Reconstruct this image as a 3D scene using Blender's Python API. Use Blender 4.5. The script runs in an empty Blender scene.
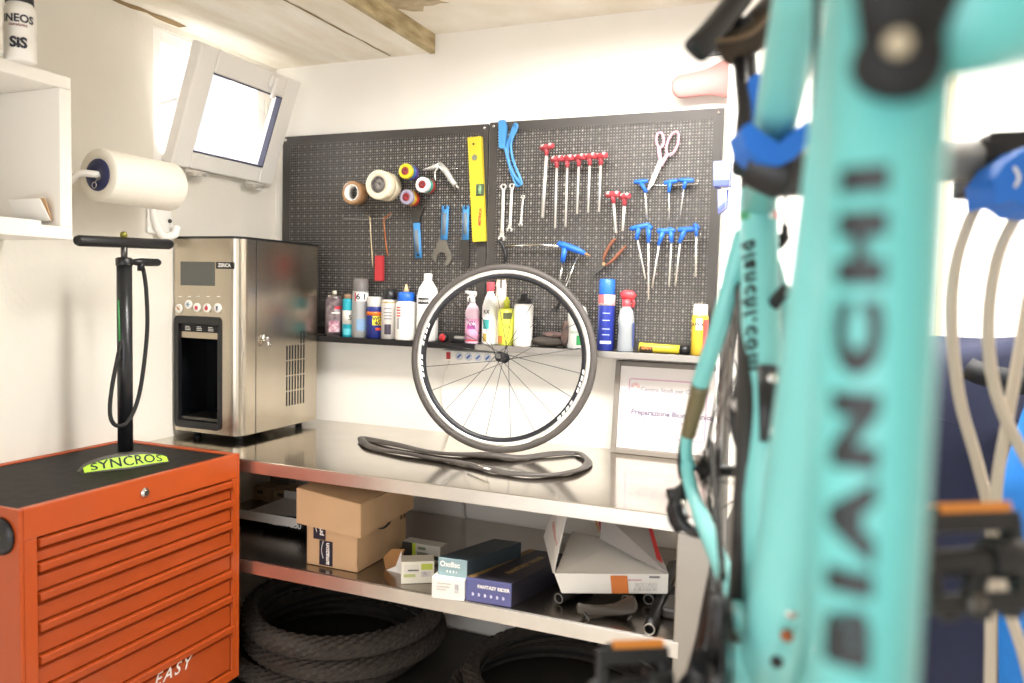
import bpy, bmesh, math, random
from mathutils import Vector as V, Matrix, Euler
random.seed(7)
sc = bpy.context.scene
COL = sc.collection
PI = math.pi
# ---------------------------------------------------------------- camera (solved from the photograph's vanishing points)
FPX = 780.0
CAM = V((2.216, -2.758, 1.433))
RIGHT = V((0.925, 0.379, 0.025)).normalized()
FWD = V((-0.377, 0.924, -0.063)).normalized()
DOWN = FWD.cross(RIGHT).normalized()
RIGHT = DOWN.cross(FWD).normalized()
cd = bpy.data.cameras.new('camera'); cam = bpy.data.objects.new('camera', cd); COL.objects.link(cam)
cd.sensor_width = 36; cd.lens = FPX / 1024 * 36; cd.clip_start = 0.02
M = Matrix.Identity(4)
for i in range(3):
    M[i][0] = RIGHT[i]; M[i][1] = -DOWN[i]; M[i][2] = -FWD[i]; M[i][3] = CAM[i]
cam.matrix_world = M
cd.dof.use_dof = True; cd.dof.focus_distance = 2.75; cd.dof.aperture_fstop = 2.2
sc.camera = cam
sc.view_settings.view_transform = 'Standard'; sc.view_settings.look = 'None'
sc.view_settings.gamma = 1; sc.view_settings.use_curve_mapping = False
sc.view_settings.exposure = 0.7
# ---------------------------------------------------------------- daylight
w = bpy.data.worlds.new('World'); sc.world = w; w.use_nodes = True
bg = w.node_tree.nodes['Background']; bg.inputs[0].default_value = (1, 1, 1, 1); bg.inputs[1].default_value = .72
def area(name, loc, target, sx, sy, power, col=(1, 1, 1)):
    l = bpy.data.lights.new(name, 'AREA'); l.shape = 'RECTANGLE'; l.size = sx; l.size_y = sy; l.energy = power; l.color = col; l.spread = 2.5
    o = bpy.data.objects.new(name, l); COL.objects.link(o); o.location = loc
    o.rotation_euler = (V(target) - V(loc)).to_track_quat('-Z', 'Y').to_euler(); return o
area('daylight_doorway', (1.45, -3.62, 1.25), (1.45, 0, 1.0), 2.2, 1.9, 11, (1, 0.99, 0.98))      # the open shop front behind the camera
sl = bpy.data.lights.new('sun', 'SUN'); sl.energy = 2.8; sl.angle = .05; sl.color = (1, .96, .9)
so_ = bpy.data.objects.new('sun', sl); COL.objects.link(so_); so_.rotation_euler = V((-.18, .62, -.8)).to_track_quat('-Z', 'Y').to_euler()
area('daylight_window', (-0.75, -0.3, 2.45), (1.0, -0.9, 1.5), 1.4, 1.0, 34, (1, 0.99, 0.97))
area('ceiling_lamp', (1.75, -.85, 2.42), (1.6, -.35, .6), 1.3, 0.25, 44, (1, 0.98, 0.94))
area('ceiling_lamp', (2.8, -.85, 2.42), (2.6, -.4, .6), 1.0, 0.25, 32, (1, 0.98, 0.95))
# ---------------------------------------------------------------- helpers
def P(px, py, ax, val):
    "world point where the line of sight of a photo pixel meets the plane axis=val"
    d = RIGHT * ((px - 512) / FPX) + DOWN * ((py - 341.5) / FPX) + FWD
    return CAM + d * ((val - CAM[ax]) / d[ax])
def A(px, py, dep):
    return CAM + (RIGHT * ((px - 512) / FPX) + DOWN * ((py - 341.5) / FPX) + FWD) * dep
def rgb(h):
    h = h.lstrip('#'); c = [int(h[i:i+2], 16) / 255 for i in (0, 2, 4)]
    return tuple(((x + .055) / 1.055) ** 2.4 if x > .04 else x / 12.92 for x in c) + (1,)
MATS = {}
def mat(name, hexc, rough=.5, metal=0., var=0., scale=20, stretch=None, bump=0., coat=0., trans=0., alpha=1., emis=0., second=None, bscale=None, spec=.5):
    if name in MATS: return MATS[name]
    m = bpy.data.materials.new(name); m.use_nodes = True; nt = m.node_tree; b = nt.nodes['Principled BSDF']
    c = rgb(hexc); b.inputs['Base Color'].default_value = c; b.inputs['Roughness'].default_value = rough
    b.inputs['Metallic'].default_value = metal; b.inputs['Coat Weight'].default_value = coat
    b.inputs['Transmission Weight'].default_value = trans; b.inputs['Alpha'].default_value = alpha
    b.inputs['Specular IOR Level'].default_value = spec
    if emis:
        b.inputs['Emission Color'].default_value = c; b.inputs['Emission Strength'].default_value = emis
    if var or second or bump:
        tc = nt.nodes.new('ShaderNodeTexCoord'); mp = nt.nodes.new('ShaderNodeMapping')
        nt.links.new(tc.outputs['Object'], mp.inputs[0])
        if stretch: mp.inputs['Scale'].default_value = stretch
        n = nt.nodes.new('ShaderNodeTexNoise'); n.inputs['Scale'].default_value = scale; n.inputs['Detail'].default_value = 6
        nt.links.new(mp.outputs[0], n.inputs[0])
        if var or second:
            r = nt.nodes.new('ShaderNodeValToRGB'); r.color_ramp.elements[0].position = .35; r.color_ramp.elements[1].position = .68
            c2 = rgb(second) if second else tuple(x * (1 - var) for x in c[:3]) + (1,)
            r.color_ramp.elements[0].color = c2; r.color_ramp.elements[1].color = c
            nt.links.new(n.outputs[0], r.inputs[0]); nt.links.new(r.outputs[0], b.inputs['Base Color'])
        if bump:
            n2 = n
            if bscale:
                n2 = nt.nodes.new('ShaderNodeTexNoise'); n2.inputs['Scale'].default_value = bscale; nt.links.new(mp.outputs[0], n2.inputs[0])
            bp = nt.nodes.new('ShaderNodeBump'); bp.inputs['Strength'].default_value = bump; bp.inputs['Distance'].default_value = .01
            nt.links.new(n2.outputs[0], bp.inputs['Height']); nt.links.new(bp.outputs[0], b.inputs['Normal'])
    MATS[name] = m; return m
def basis(d, up=V((0, 0, 1))):
    d = V(d).normalized(); s = d.cross(V(up))
    if s.length < 1e-4: s = d.cross(V((0, 1, 0)))
    s.normalize(); return s, s.cross(d).normalized(), d      # side, up, dir
class MB:
    def __init__(s): s.v = []; s.f = []; s.m = []; s.sm = []
    def add(s, vs, fs, mi=0, smooth=False):
        n = len(s.v); s.v += [V(p) for p in vs]
        for f in fs: s.f.append([n + i for i in f]); s.m.append(mi); s.sm.append(smooth)
        return s
    def box(s, x0, x1, y0, y1, z0, z1, mi=0):
        vs = [(x, y, z) for x in (x0, x1) for y in (y0, y1) for z in (z0, z1)]
        return s.add(vs, [(0, 1, 3, 2), (4, 6, 7, 5), (0, 4, 5, 1), (2, 3, 7, 6), (0, 2, 6, 4), (1, 5, 7, 3)], mi)
    def hexa(s, o, u, v, w_, mi=0):
        "box from a corner and three edge vectors"
        o, u, v, w_ = V(o), V(u), V(v), V(w_)
        vs = [o + u * a + v * b + w_ * c for a in (0, 1) for b in (0, 1) for c in (0, 1)]
        return s.add(vs, [(0, 1, 3, 2), (4, 6, 7, 5), (0, 4, 5, 1), (2, 3, 7, 6), (0, 2, 6, 4), (1, 5, 7, 3)], mi)
    def obox(s, c, ax, hs, mi=0):
        u, v, w_ = [V(a) * h for a, h in zip(ax, hs)]
        return s.hexa(V(c) - u - v - w_, u * 2, v * 2, w_ * 2, mi)
    def rings(s, rs, closed=False, caps=True, mi=0, smooth=True):
        n = len(rs[0]); vs = [p for r in rs for p in r]; fs = []
        k = len(rs)
        for i in range(k if closed else k - 1):
            a = i * n; b = ((i + 1) % k) * n
            for j in range(n): fs.append((a + j, a + (j + 1) % n, b + (j + 1) % n, b + j))
        s.add(vs, fs, mi, smooth)
        if caps and not closed:
            o = len(s.v) - len(vs)
            s.f.append([o + i for i in range(n)][::-1]); s.m.append(mi); s.sm.append(False)
            s.f.append([o + (k - 1) * n + i for i in range(n)]); s.m.append(mi); s.sm.append(False)
        return s
    def tube(s, pts, r, seg=10, mi=0, closed=False, caps=True, flat=1., up=V((0, 0, 1)), smooth=True):
        pts = [V(p) for p in pts]; k = len(pts); rs = []
        prev = None
        for i, p in enumerate(pts):
            a = pts[(i - 1) % k] if (closed or i) else p; b = pts[(i + 1) % k] if (closed or i < k - 1) else p
            d = (b - a).normalized(); 
            if flat != 1. or prev is None: sd, u, _ = basis(d, up)
            else:
                u = prev - d * prev.dot(d)
                if u.length < 1e-5: _, u, _ = basis(d, up)
                u.normalize(); sd = d.cross(u).normalized()
            prev = u
            ri = r[i] if isinstance(r, (list, tuple)) else r
            rs.append([p + sd * (ri * math.cos(2 * PI * j / seg)) + u * (ri * flat * math.sin(2 * PI * j / seg)) for j in range(seg)])
        return s.rings(rs, closed, caps, mi, smooth)
    def lathe(s, prof, c=(0, 0, 0), axis=(0, 0, 1), seg=24, mi=0, closed=False, caps=True, smooth=True, sx=1., sy=1.):
        sd, u, d = basis(axis) if abs(V(axis).normalized().z) < .999 else (V((1, 0, 0)), V((0, 1, 0)), V(axis).normalized())
        c = V(c)
        rs = [[c + d * h + sd * (r * sx * math.cos(2 * PI * j / seg)) + u * (r * sy * math.sin(2 * PI * j / seg)) for j in range(seg)] for r, h in prof]
        return s.rings(rs, closed, caps, mi, smooth)
    def prism(s, poly, o, u, v, n, mi=0, smooth=False):
        "2-D outline in the plane (u,v) at o, extruded along vector n"
        o, u, v, n = V(o), V(u), V(v), V(n); k = len(poly)
        a = [o + u * x + v * y for x, y in poly]; b = [p + n for p in a]
        s.add(a + b, [tuple(range(k))[::-1], tuple(range(k, 2 * k))], mi, False)
        return s.add(a + b, [(i, (i + 1) % k, k + (i + 1) % k, k + i) for i in range(k)], mi, smooth)
    def ball(s, c, r, mi=0, seg=14, sc_=(1, 1, 1)):
        c = V(c); n = seg // 2
        rs = [[c + V((r * sc_[0] * math.sin(t) * math.cos(2 * PI * j / seg), r * sc_[1] * math.sin(t) * math.sin(2 * PI * j / seg), r * sc_[2] * math.cos(t))) for j in range(seg)]
              for t in [max(.02, min(PI - .02, PI * i / n)) for i in range(n + 1)]]
        return s.rings(rs[::-1], mi=mi)
    def build(s, name, mats, parent=None, bevel=0., local=False, solid=0., sub=0, segs=2):
        off = V((0, 0, 0)); q = parent
        while q is not None and not local: off = off + q.location; q = q.parent
        me = bpy.data.meshes.new(name); me.from_pydata([tuple(p - off) for p in s.v], [], s.f)
        for m in (mats if isinstance(mats, (list, tuple)) else [mats]): me.materials.append(m)
        me.polygons.foreach_set('material_index', s.m); me.polygons.foreach_set('use_smooth', s.sm); me.update()
        o = bpy.data.objects.new(name, me); COL.objects.link(o)
        if parent: o.parent = parent
        if solid:
            k = o.modifiers.new('solid', 'SOLIDIFY'); k.thickness = solid; k.offset = 0
        if sub:
            k = o.modifiers.new('sub', 'SUBSURF'); k.levels = sub; k.render_levels = sub
        if bevel:
            k = o.modifiers.new('bevel', 'BEVEL'); k.width = bevel; k.segments = segs; k.limit_method = 'ANGLE'; k.angle_limit = .7
        return o
def tag(o, label, cat, group=None, kind=None):
    o['label'] = label; o['category'] = cat
    if group: o['group'] = group
    if kind: o['kind'] = kind
    return o
def thing(name, label, cat, loc=(0, 0, 0), group=None):
    o = bpy.data.objects.new(name, None); COL.objects.link(o); o.location = loc; o.empty_display_size = .05
    return tag(o, label, cat, group)
def dup(root, loc, rot=None, label=None):
    def cp(o, par):
        c = o.copy(); COL.objects.link(c)
        if par: c.parent = par
        for ch in list(o.children): cp(ch, c)
        return c
    r = cp(root, None); r.location = loc
    if rot is not None: r.rotation_euler = rot
    if label: r['label'] = label
    return r
def struct(name, mb, m, parent=None, bevel=0.):
    o = mb.build(name, m, parent, bevel)
    if not parent: o['kind'] = 'structure'
    return o
def text_mb(txt, size, fn, shear=0., spacing=1., mi=0, bold=0., cut=0.):
    "lettering: flat glyph outlines mapped through fn(x, y) -> world, centred on x"
    cu = bpy.data.curves.new('lettering', 'FONT'); cu.body = txt; cu.size = size; cu.shear = shear; cu.align_x = 'CENTER'; cu.align_y = 'CENTER'
    cu.space_character = spacing; cu.resolution_u = 3; cu.offset = bold
    o = bpy.data.objects.new('lettering', cu); COL.objects.link(o)
    bpy.context.view_layer.update()
    me = bpy.data.meshes.new_from_object(o.evaluated_get(bpy.context.evaluated_depsgraph_get()))
    if cut:
        bm = bmesh.new(); bm.from_mesh(me)
        for ax in ((1, 0, 0), (0, 1, 0)):
            cs = [V(ax).dot(v.co) for v in bm.verts]; k = min(cs) + cut
            while k < max(cs):
                bmesh.ops.bisect_plane(bm, geom=bm.verts[:] + bm.edges[:] + bm.faces[:], plane_co=V(ax) * k, plane_no=V(ax)); k += cut
        bm.to_mesh(me); bm.free()
    mb = MB(); mb.add([fn(p.co.x, p.co.y) for p in me.vertices], [tuple(f.vertices) for f in me.polygons], mi)
    bpy.data.objects.remove(o); bpy.data.curves.remove(cu); bpy.data.meshes.remove(me); return mb
def plane_fn(o, u, v):
    o, u, v = V(o), V(u).normalized(), V(v).normalized()
    return lambda x, y: o + u * x + v * y
def cyl_fn(r, h, ang, c=(0, 0, 0), vert=False):
    c = V(c)
    def fn(x, y):
        if vert: x, y = -y, x
        a = ang + x / r
        return c + V((r * math.cos(a), r * math.sin(a), h + y))
    return fn
def smooth_path(pts, n=8, closed=False):
    "Catmull-Rom through the points"
    pts = [V(p) for p in pts]; k = len(pts); out = []
    for i in range(k if closed else k - 1):
        g = (lambda j: pts[j % k]) if closed else (lambda j: pts[max(0, min(k - 1, j))])
        p0, p1, p2, p3 = g(i - 1), g(i), g(i + 1), g(i + 2)
        for q in range(n):
            t = q / n
            out.append(.5 * ((2 * p1) + (p2 - p0) * t + (2 * p0 - 5 * p1 + 4 * p2 - p3) * t * t + (3 * p1 - p0 - 3 * p2 + p3) * t ** 3))
    if not closed: out.append(pts[-1])
    return out
X, Y, Z = V((1, 0, 0)), V((0, 1, 0)), V((0, 0, 1))
# ---------------------------------------------------------------- materials
m_wall_dim = mat('white wall paint', '#e6e1d6', .75, var=.05, scale=3, bump=.12, bscale=60)  # left wall: same paint as the back wall, darkened for its dimmer light
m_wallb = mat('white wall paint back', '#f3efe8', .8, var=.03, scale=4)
m_ceil = mat('plastered ceiling', '#efe9dd', .85, second='#e2d8c6', scale=5, bump=.3)
m_pvc = mat('white pvc', '#f0ede8', .35)
m_white = mat('white laminate', '#efebe3', .45)
m_steel = mat('brushed steel', '#b9b3aa', .2, 1., var=.12, scale=14, stretch=(1, 1, .06))
m_bench = mat('stainless worktop', '#d2cbc1', .13, 1., var=.10, scale=9)
m_lip = mat('stainless edge', '#e8e4de', .32, 1., var=.08, scale=12)
m_chrome = mat('bright steel', '#d4d2ce', .16, 1.)
m_dsteel = mat('dark steel', '#5c5a57', .35, .9)
m_black = mat('black plastic', '#17171a', .38)
m_black2 = mat('matt black', '#141416', .7)
m_rubber = mat('black rubber', '#1c1b1a', .75, bump=.3, scale=90)
m_orange = mat('orange enamel', '#a8430e', .42, var=.06, scale=12, coat=.15)
m_orange2 = mat('orange enamel drawer', '#9e3e0d', .45, var=.08, scale=9, coat=.1)
m_mat = mat('rubber tray', '#0f0d0b', .6, second='#1a1613', scale=25, bump=.2, spec=.25)
m_lime = mat('lime green print', '#a6d02c', .5)
m_peg = mat('grey pegboard enamel', '#4b4744', .44, .3, var=.06, scale=6)
m_card = mat('brown cardboard', '#d2ae86', .8, var=.08, scale=8, bump=.08)
m_cardd = mat('cardboard inside', '#a97a4a', .85, var=.1, scale=10)
m_paper = mat('white paper', '#f4f1ec', .7)
m_navy = mat('navy print', '#1e2233', .5)
m_teal = mat('celeste paint', '#7ccbc9', .36, coat=.2)
m_tealb = mat('celeste paint deep', '#69c0bd', .38, coat=.2)
m_blue = mat('blue plastic', '#1f63c8', .42)
m_blue2 = mat('light blue rubber', '#4389c4', .5)
m_red = mat('red plastic', '#b83238', .4)
m_yellow = mat('yellow enamel', '#cdb72f', .42)
m_shaft = mat('satin shaft steel', '#d9d5cf', .42, .6)
m_cream = mat('cream hose', '#c4b8a6', .5)

def thin_glass(name, tint, refl=.1, rough=.03):
    m = bpy.data.materials.new(name); m.use_nodes = True; nt = m.node_tree; nt.nodes.clear()
    o = nt.nodes.new('ShaderNodeOutputMaterial'); t = nt.nodes.new('ShaderNodeBsdfTransparent'); g = nt.nodes.new('ShaderNodeBsdfGlossy'); x = nt.nodes.new('ShaderNodeMixShader')
    f0 = nt.nodes.new('ShaderNodeLayerWeight'); f0.inputs[0].default_value = .25; f = nt.nodes.new('ShaderNodeMath'); f.operation = 'MULTIPLY'; f.inputs[1].default_value = .5
    nt.links.new(f0.outputs[1], f.inputs[0])
    t.inputs[0].default_value = rgb(tint); g.inputs['Roughness'].default_value = rough
    nt.links.new(f.outputs[0], x.inputs[0]); nt.links.new(t.outputs[0], x.inputs[1]); nt.links.new(g.outputs[0], x.inputs[2]); nt.links.new(x.outputs[0], o.inputs[0]); return m
m_glass = thin_glass('window glass', '#ffffff')
m_clear = mat('clear plastic', '#dfe3e6', .12, alpha=.38)
m_clearb = thin_glass('bluish clear plastic', '#c9cdec')
# ================================================================ THE SETTING
XL = -0.03; YB = 0.0; ZS = 2.36; ZC = 2.43; XR = 3.4; YF = -3.6
struct('floor', MB().box(XL - .25, XR + .2, YF, .2, -.1, 0), mat('dark workshop floor', '#bdb5aa', .6, second='#a79e92', scale=6, bump=.1))
struct('wall_back', MB().box(XL - .25, XR + .2, 0, .2, 0, 2.6), m_wallb)
struct('wall_right', MB().box(XR, XR + .2, YF, 0, 0, 2.6), m_wallb)
struct('wall_front', MB().box(XL - .1, .3, YF - .1, YF, 0, 2.6).box(2.65, XR + .2, YF - .1, YF, 0, 2.6).box(.3, 2.65, YF - .1, YF, 2.2, 2.6), m_wallb)
WY0, WY1, WZ0, WZ1 = -.655, -.06, 1.865, 2.335
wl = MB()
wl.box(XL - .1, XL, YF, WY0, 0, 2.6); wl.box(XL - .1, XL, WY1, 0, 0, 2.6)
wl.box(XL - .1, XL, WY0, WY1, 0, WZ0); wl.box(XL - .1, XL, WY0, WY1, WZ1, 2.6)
struct('wall_left', wl, m_wall_dim)
XS = .735
struct('ceiling', MB().box(XS, XR + .2, YF, 0, ZC, ZC + .15), m_ceil)
# lower concrete soffit: board-marked underside, stained edge, crack
def conc():
    m = mat('bare concrete', '#ece7dc', .9, second='#dfd5c2', scale=3.2, stretch=(3.2, .8, 1), bump=.35, bscale=22); return m
sf = MB().box(XL - .25, XS - .02, YF, 0, ZS, ZC + .15)
beam = struct('trim_1', sf, conc()); beam['label'] = 'low bare concrete soffit along the left side of the ceiling'; beam['category'] = 'soffit'
def ragged(name, m, p0, p1, w0, z, seed, n=60):
    rnd = random.Random(seed); b = MB(); L = []; R_ = []
    for i in range(n + 1):
        t = i / n; x = p0[0] + (p1[0] - p0[0]) * t; y = p0[1] + (p1[1] - p0[1]) * t
        a = w0 * (.25 + rnd.random()); c = w0 * (.25 + rnd.random())
        L.append((x - a, y, z)); R_.append((x + c, y, z))
    vs = L + R_; fs = [(i, i + 1, n + 2 + i, n + 1 + i) for i in range(n)]
    up = [(p[0], p[1], p[2] + .02) for p in vs]
    b.add(vs, fs); b.add(up, [f[::-1] for f in fs]); return b
ragged('crack', m_card, (.545, -.02), (.475, YF), .006, ZS - .002, 3).build('formwork_seam', mat('brown concrete stain', '#8d7550', .9), beam)
ragged('dirt', m_card, (.0, -.55), (-.01, YF), .02, ZS - .0015, 5).build('edge_stain', mat('brown concrete stain', '#8d7550', .9), beam)
MB().box(XS - .02, XS, YF, 0, ZS - .004, ZC).build('formwork_edge', mat('stained formwork edge', '#c9b892', .9, second='#8f7d58', scale=7, stretch=(1, 1, 4), bump=.4), beam)
# peeling paint patch on the right ceiling
rnd = random.Random(4); b = MB(); pc = P(418, 4, 2, ZC)
ring = [(pc.x + .13 * math.cos(t) * (.75 + .5 * rnd.random()), pc.y - .05 + .09 * math.sin(t) * (.7 + .6 * rnd.random()), ZC - .003) for t in [2 * PI * i / 26 for i in range(26)]]
b.add(ring + [(p[0], p[1], ZC) for p in ring], [tuple(range(26))])
po = b.build('peeling_patch', mat('damp plaster', '#c7b697', .9, second='#a8977a', scale=18)); po['kind'] = 'structure'
# white upright between pegboard and the bikes
px0 = P(723, 200, 1, -.17).x
pil = struct('trim_2', MB().box(px0, px0 + .09, -.17, -.08, .875, ZC), m_white, bevel=.004); pil['label'] = 'white square upright at the right end of the pegboard'; pil['category'] = 'upright'
# beige joint in the wall on the right
jx = P(946, 200, 1, 0).x
j = struct('trim_3', MB().box(jx - .012, jx + .008, -.012, .001, 0, ZC), mat('beige joint strip', '#cdbd9c', .6)); j['label'] = 'beige vertical joint strip on the wall behind the grey bar'; j['category'] = 'joint strip'
# ---- window
win = bpy.data.objects.new('window_1', None); COL.objects.link(win); win.location = (XL, -.36, 1.86); win['kind'] = 'structure'
win['label'] = 'white tilted-in hopper window high on the left wall'; win['category'] = 'window'
fr = MB(); t = .045
for y0, y1, z0, z1 in ((WY0, WY0 + t, WZ0, WZ1), (WY1 - t, WY1, WZ0, WZ1), (WY0 + t, WY1 - t, WZ0, WZ0 + t), (WY0 + t, WY1 - t, WZ1 - t, WZ1)):
    fr.box(XL - .07, XL - .01, y0, y1, z0, z1)
fr.build('window_frame', m_pvc, win, .004)
bl = P(171, 161.6, 0, 0.005); br = P(272, 188, 0, 0.005)
tl = P(201, 40.6, 1, bl.y); tr = P(303, 84, 1, br.y)
u = V((0, br.y - bl.y, 0)); o0 = V((.005, bl.y, (bl.z + br.z) / 2)); vv = V(((tl.x + tr.x) / 2 - .005, 0, (tl.z + tr.z) / 2 - o0.z))
nn = vv.cross(u).normalized() * .05
if nn.x > 0: nn = -nn
U, Hh = u.length, vv.length; uu, vh = u.normalized(), vv.normalized()
def sb(mb, a0, a1, b0, b1, n0=0, n1=1):
    mb.hexa(o0 + uu * a0 + vh * b0 + nn * n0, uu * (a1 - a0), vh * (b1 - b0), nn * (n1 - n0))
sash = MB(); bw = .085
for r in ((0, bw, 0, Hh), (U - bw, U, 0, Hh), (bw, U - bw, 0, bw * .75), (bw, U - bw, Hh - bw, Hh)): sb(sash, *r)
so = sash.build('sash', m_pvc, win, .006)
gk = MB(); q = .005
for r in ((bw, U - bw, bw * .75, bw * .75 + q), (bw, U - bw, Hh - bw - q, Hh - bw), (U - bw - q, U - bw, bw * .75, Hh - bw)): sb(gk, *r, -.02, .5)
gk.build('gasket', mat('dark gasket', '#3a3b55', .6), so)
gl = MB(); sb(gl, bw, U - bw, bw * .75, Hh - bw, .45, .55)
gl.build('glass', m_glass, so)
hd = MB(); sb(hd, U * .66, U * .73, Hh - .06, Hh - .015, -.3, 0); sb(hd, U * .68, U * .71, Hh - .1, Hh - .02, -.6, -.3); hd.build('handle', m_pvc, win, .004)
for fy in (.2, .78):
    h = MB(); c = o0 + uu * (U * fy) - vh * .008 - nn * .3
    h.tube([c - uu * .05, c + uu * .05], .009, 12); h.box(c.x - .03, c.x + .012, c.y - .02, c.y + .02, c.z - .012, c.z + .004)
    h.build('hinge', mat('grey white metal', '#d8d3ca', .35, .4), win, .002)
st = MB(); st.tube([o0 + uu * .02 + vh * (Hh * .6), V((XL - .03, WY0 + .03, WZ0 + .2))], .004, 6); st.build('stay', m_pvc, win)
# ================================================================ WORKBENCH
ZB, ZSH = .87, .54; XE = 1.98; YFB = -.765
wb = thing('workbench', 'long stainless steel workbench with a lower shelf along the back wall', 'workbench', (1.0, -.4, 0))
top = MB().box(XL + .01, XE, YFB, -.002, ZB - .042, ZB); top.build('worktop', [m_bench], wb, .003)
lp = MB().box(XL + .03, XE + .002, YFB - .003, YFB - .0005, ZB - .042, ZB - .002); lp.build('front_edge', m_lip, wb, .001)
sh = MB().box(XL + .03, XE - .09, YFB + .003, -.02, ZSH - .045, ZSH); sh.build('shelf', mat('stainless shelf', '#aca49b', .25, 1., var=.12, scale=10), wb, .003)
lp = MB().box(XL + .03, XE - .09, YFB - .002, YFB + .002, ZSH - .045, ZSH - .003); lp.build('shelf_edge', m_lip, wb, .001)
MB().box(XL + .03, XE - .09, YFB + .01, -.02, .05, .085).build('bottom_shelf', mat('shade-dark shelf', '#3d3833', .55, .3, var=.2, scale=9), wb, .003)  # coloured dark to carry the shade under the bench
for x0, y0 in ((XE - .105, YFB), (XE - .105, -.12), (XL + .06, YFB + .03), (XL + .06, -.1)):
    l = MB().box(x0, x0 + .1, y0, y0 + .05, 0, ZB - .043); l.build('leg', mat('satin steel', '#a9a49d', .38, .9, var=.06, scale=10), wb, .004)
# ================================================================ PEGBOARDS (real holes)
def pegboard(x0, x1, z0, z1, label):
    t = thing('pegboard', label, 'pegboard', ((x0 + x1) / 2, -.03, z0), 'steel pegboards on the back wall')
    p = .0107; mgx = .03; mgz = .028
    nx = int((x1 - x0 - 2 * mgx) / p); nz = int((z1 - z0 - 2 * mgz) / p)
    ox = (x0 + x1 - nx * p) / 2; oz = (z0 + z1 - nz * p) / 2; y = -.016
    b = MB(); idx = {}
    vs = []; fs = []
    def vid(i, j):
        if (i, j) not in idx: idx[(i, j)] = len(vs); vs.append((ox + i * p, y, oz + j * p))
        return idx[(i, j)]
    for i in range(nx):
        for j in range(nz):
            a = [vid(i, j), vid(i + 1, j), vid(i + 1, j + 1), vid(i, j + 1)]
            big = (i % 3 == 1 and j % 3 == 1)
            h = .0036 if big else .0020
            cx, cz = ox + (i + .5) * p, oz + (j + .5) * p
            n = len(vs); hz = h * (1.25 if big else 1)
            vs += [(cx - h, y, cz - hz), (cx + h, y, cz - hz), (cx + h, y, cz + hz), (cx - h, y, cz + hz)]
            for k in range(4): fs.append((a[k], a[(k + 1) % 4], n + (k + 1) % 4, n + k))
    b.add(vs, fs)
    # solid border and folded rim
    xa, xb, za, zb = ox, ox + nx * p, oz, oz + nz * p
    for r in ((x0, xa, z0, z1), (xb, x1, z0, z1), (xa, xb, z0, za), (xa, xb, zb, z1)):
        b.add([(r[0], y, r[2]), (r[1], y, r[2]), (r[1], y, r[3]), (r[0], y, r[3])], [(0, 1, 2, 3)])
    o = b.build('perforated_panel', m_peg, t)
    rim = MB(); e = .002
    for r in ((x0, x0 + e, z0, z1), (x1 - e, x1, z0, z1), (x0 + e, x1 - e, z0, z0 + e), (x0 + e, x1 - e, z1 - e, z1)):
        rim.box(r[0], r[1], y + .0005, -.003, r[2], r[3])
    rim.build('rim', m_peg, t)
    for sx, sz in ((x0 + .016, z1 - .014), (x1 - .016, z1 - .014)):
        s = MB().lathe([(.0065, 0), (.006, .003), (.002, .0045)], (sx, y, sz), (0, -1, 0), 14); s.build('screw', m_chrome, t)
    return t
PZ0, PZ1 = 1.237, 2.068
pegboard(.02, .978, PZ0, PZ1, 'dark steel pegboard on the left, holding tape rolls and the yellow level')
pegboard(.985, 1.848, PZ0, PZ1 + .004, 'steel pegboard on the right, holding the T-handle keys and scissors')
ZSF = 1.234
for x0, x1, l in ((.06, .982, 'black ledge under the left pegboard carrying the spray cans'), (.986, 1.85, 'reflection-greyed ledge under the right pegboard carrying the blue aerosol')):
    t = thing('ledge', l, 'shelf', ((x0 + x1) / 2, -.05, ZSF - .02), 'ledges under the pegboards')
    MB().box(x0, x1, -.105, -.004, ZSF - .004, ZSF).build('shelf_board', m_peg if x0 > .5 else mat('black enamel', '#222021', .35, .3), t, .001)
    MB().box(x0, x1, -.107, -.104, ZSF - .022, ZSF + .001).build('lip', mat('enamel with painted reflection', '#96918b', .35, .5) if x0 > .5 else mat('black enamel', '#222021', .35, .3), t, .001)  # right ledge greyed to paint in the light a black ledge reflects
# ================================================================ LEFT WALL
# ---- white open wall shelf
bx = thing('wall_shelf', 'white open box shelf on the left wall under the two white bottles', 'shelf', (.11, -1.45, 1.55))
SX = .25; ya = P(71, 78, 0, SX).y; zt = P(71, 78, 0, SX).z; zb = P(69, 239.5, 0, SX).z; yb = -2.0; th = .034
b = MB().box(XL, SX, yb, ya, zt - th, zt); b.build('top_panel', m_white, bx, .002)
b = MB().box(XL, SX, yb, ya, zb, zb + .034); b.build('bottom_panel', m_white, bx, .002)
b = MB().box(XL, SX, ya - .036, ya, zb + .034, zt - th); b.build('side_panel', m_white, bx, .002)
b = MB().box(XL, SX, yb, yb + .03, zb + .034, zt - th); b.build('side_panel', m_white, bx, .002)
b = MB().box(XL, XL + .012, yb + .03, ya - .036, zb + .034, zt - th); b.build('back_panel', m_white, bx)
zi = zb + .035
pp = tag(MB().hexa((.02, yb + .35, zi), (.2, 0, 0), (0, ya - .07 - yb - .35, 0), (0, 0, .012)).build('magazine', m_paper, bevel=.002), 'white magazine lying flat in the wall shelf', 'magazine')
e = thing('envelope', 'open beige envelope leaning in the corner of the wall shelf', 'envelope', (.15, ya - .07, zi + .013))
b = MB(); o_ = V((.10, ya - .045, zi + .013))
b.hexa(o_, (.13, -.004, 0), (0, -.004, .002), (0, -.03, .055)); b.build('front', m_paper, e)
MB().hexa(o_ + V((.002, .006, 0)), (.12, 0, 0), (0, -.003, 0), (0, -.02, .06)).build('back', mat('kraft paper', '#d2ab80', .8), e)
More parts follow.
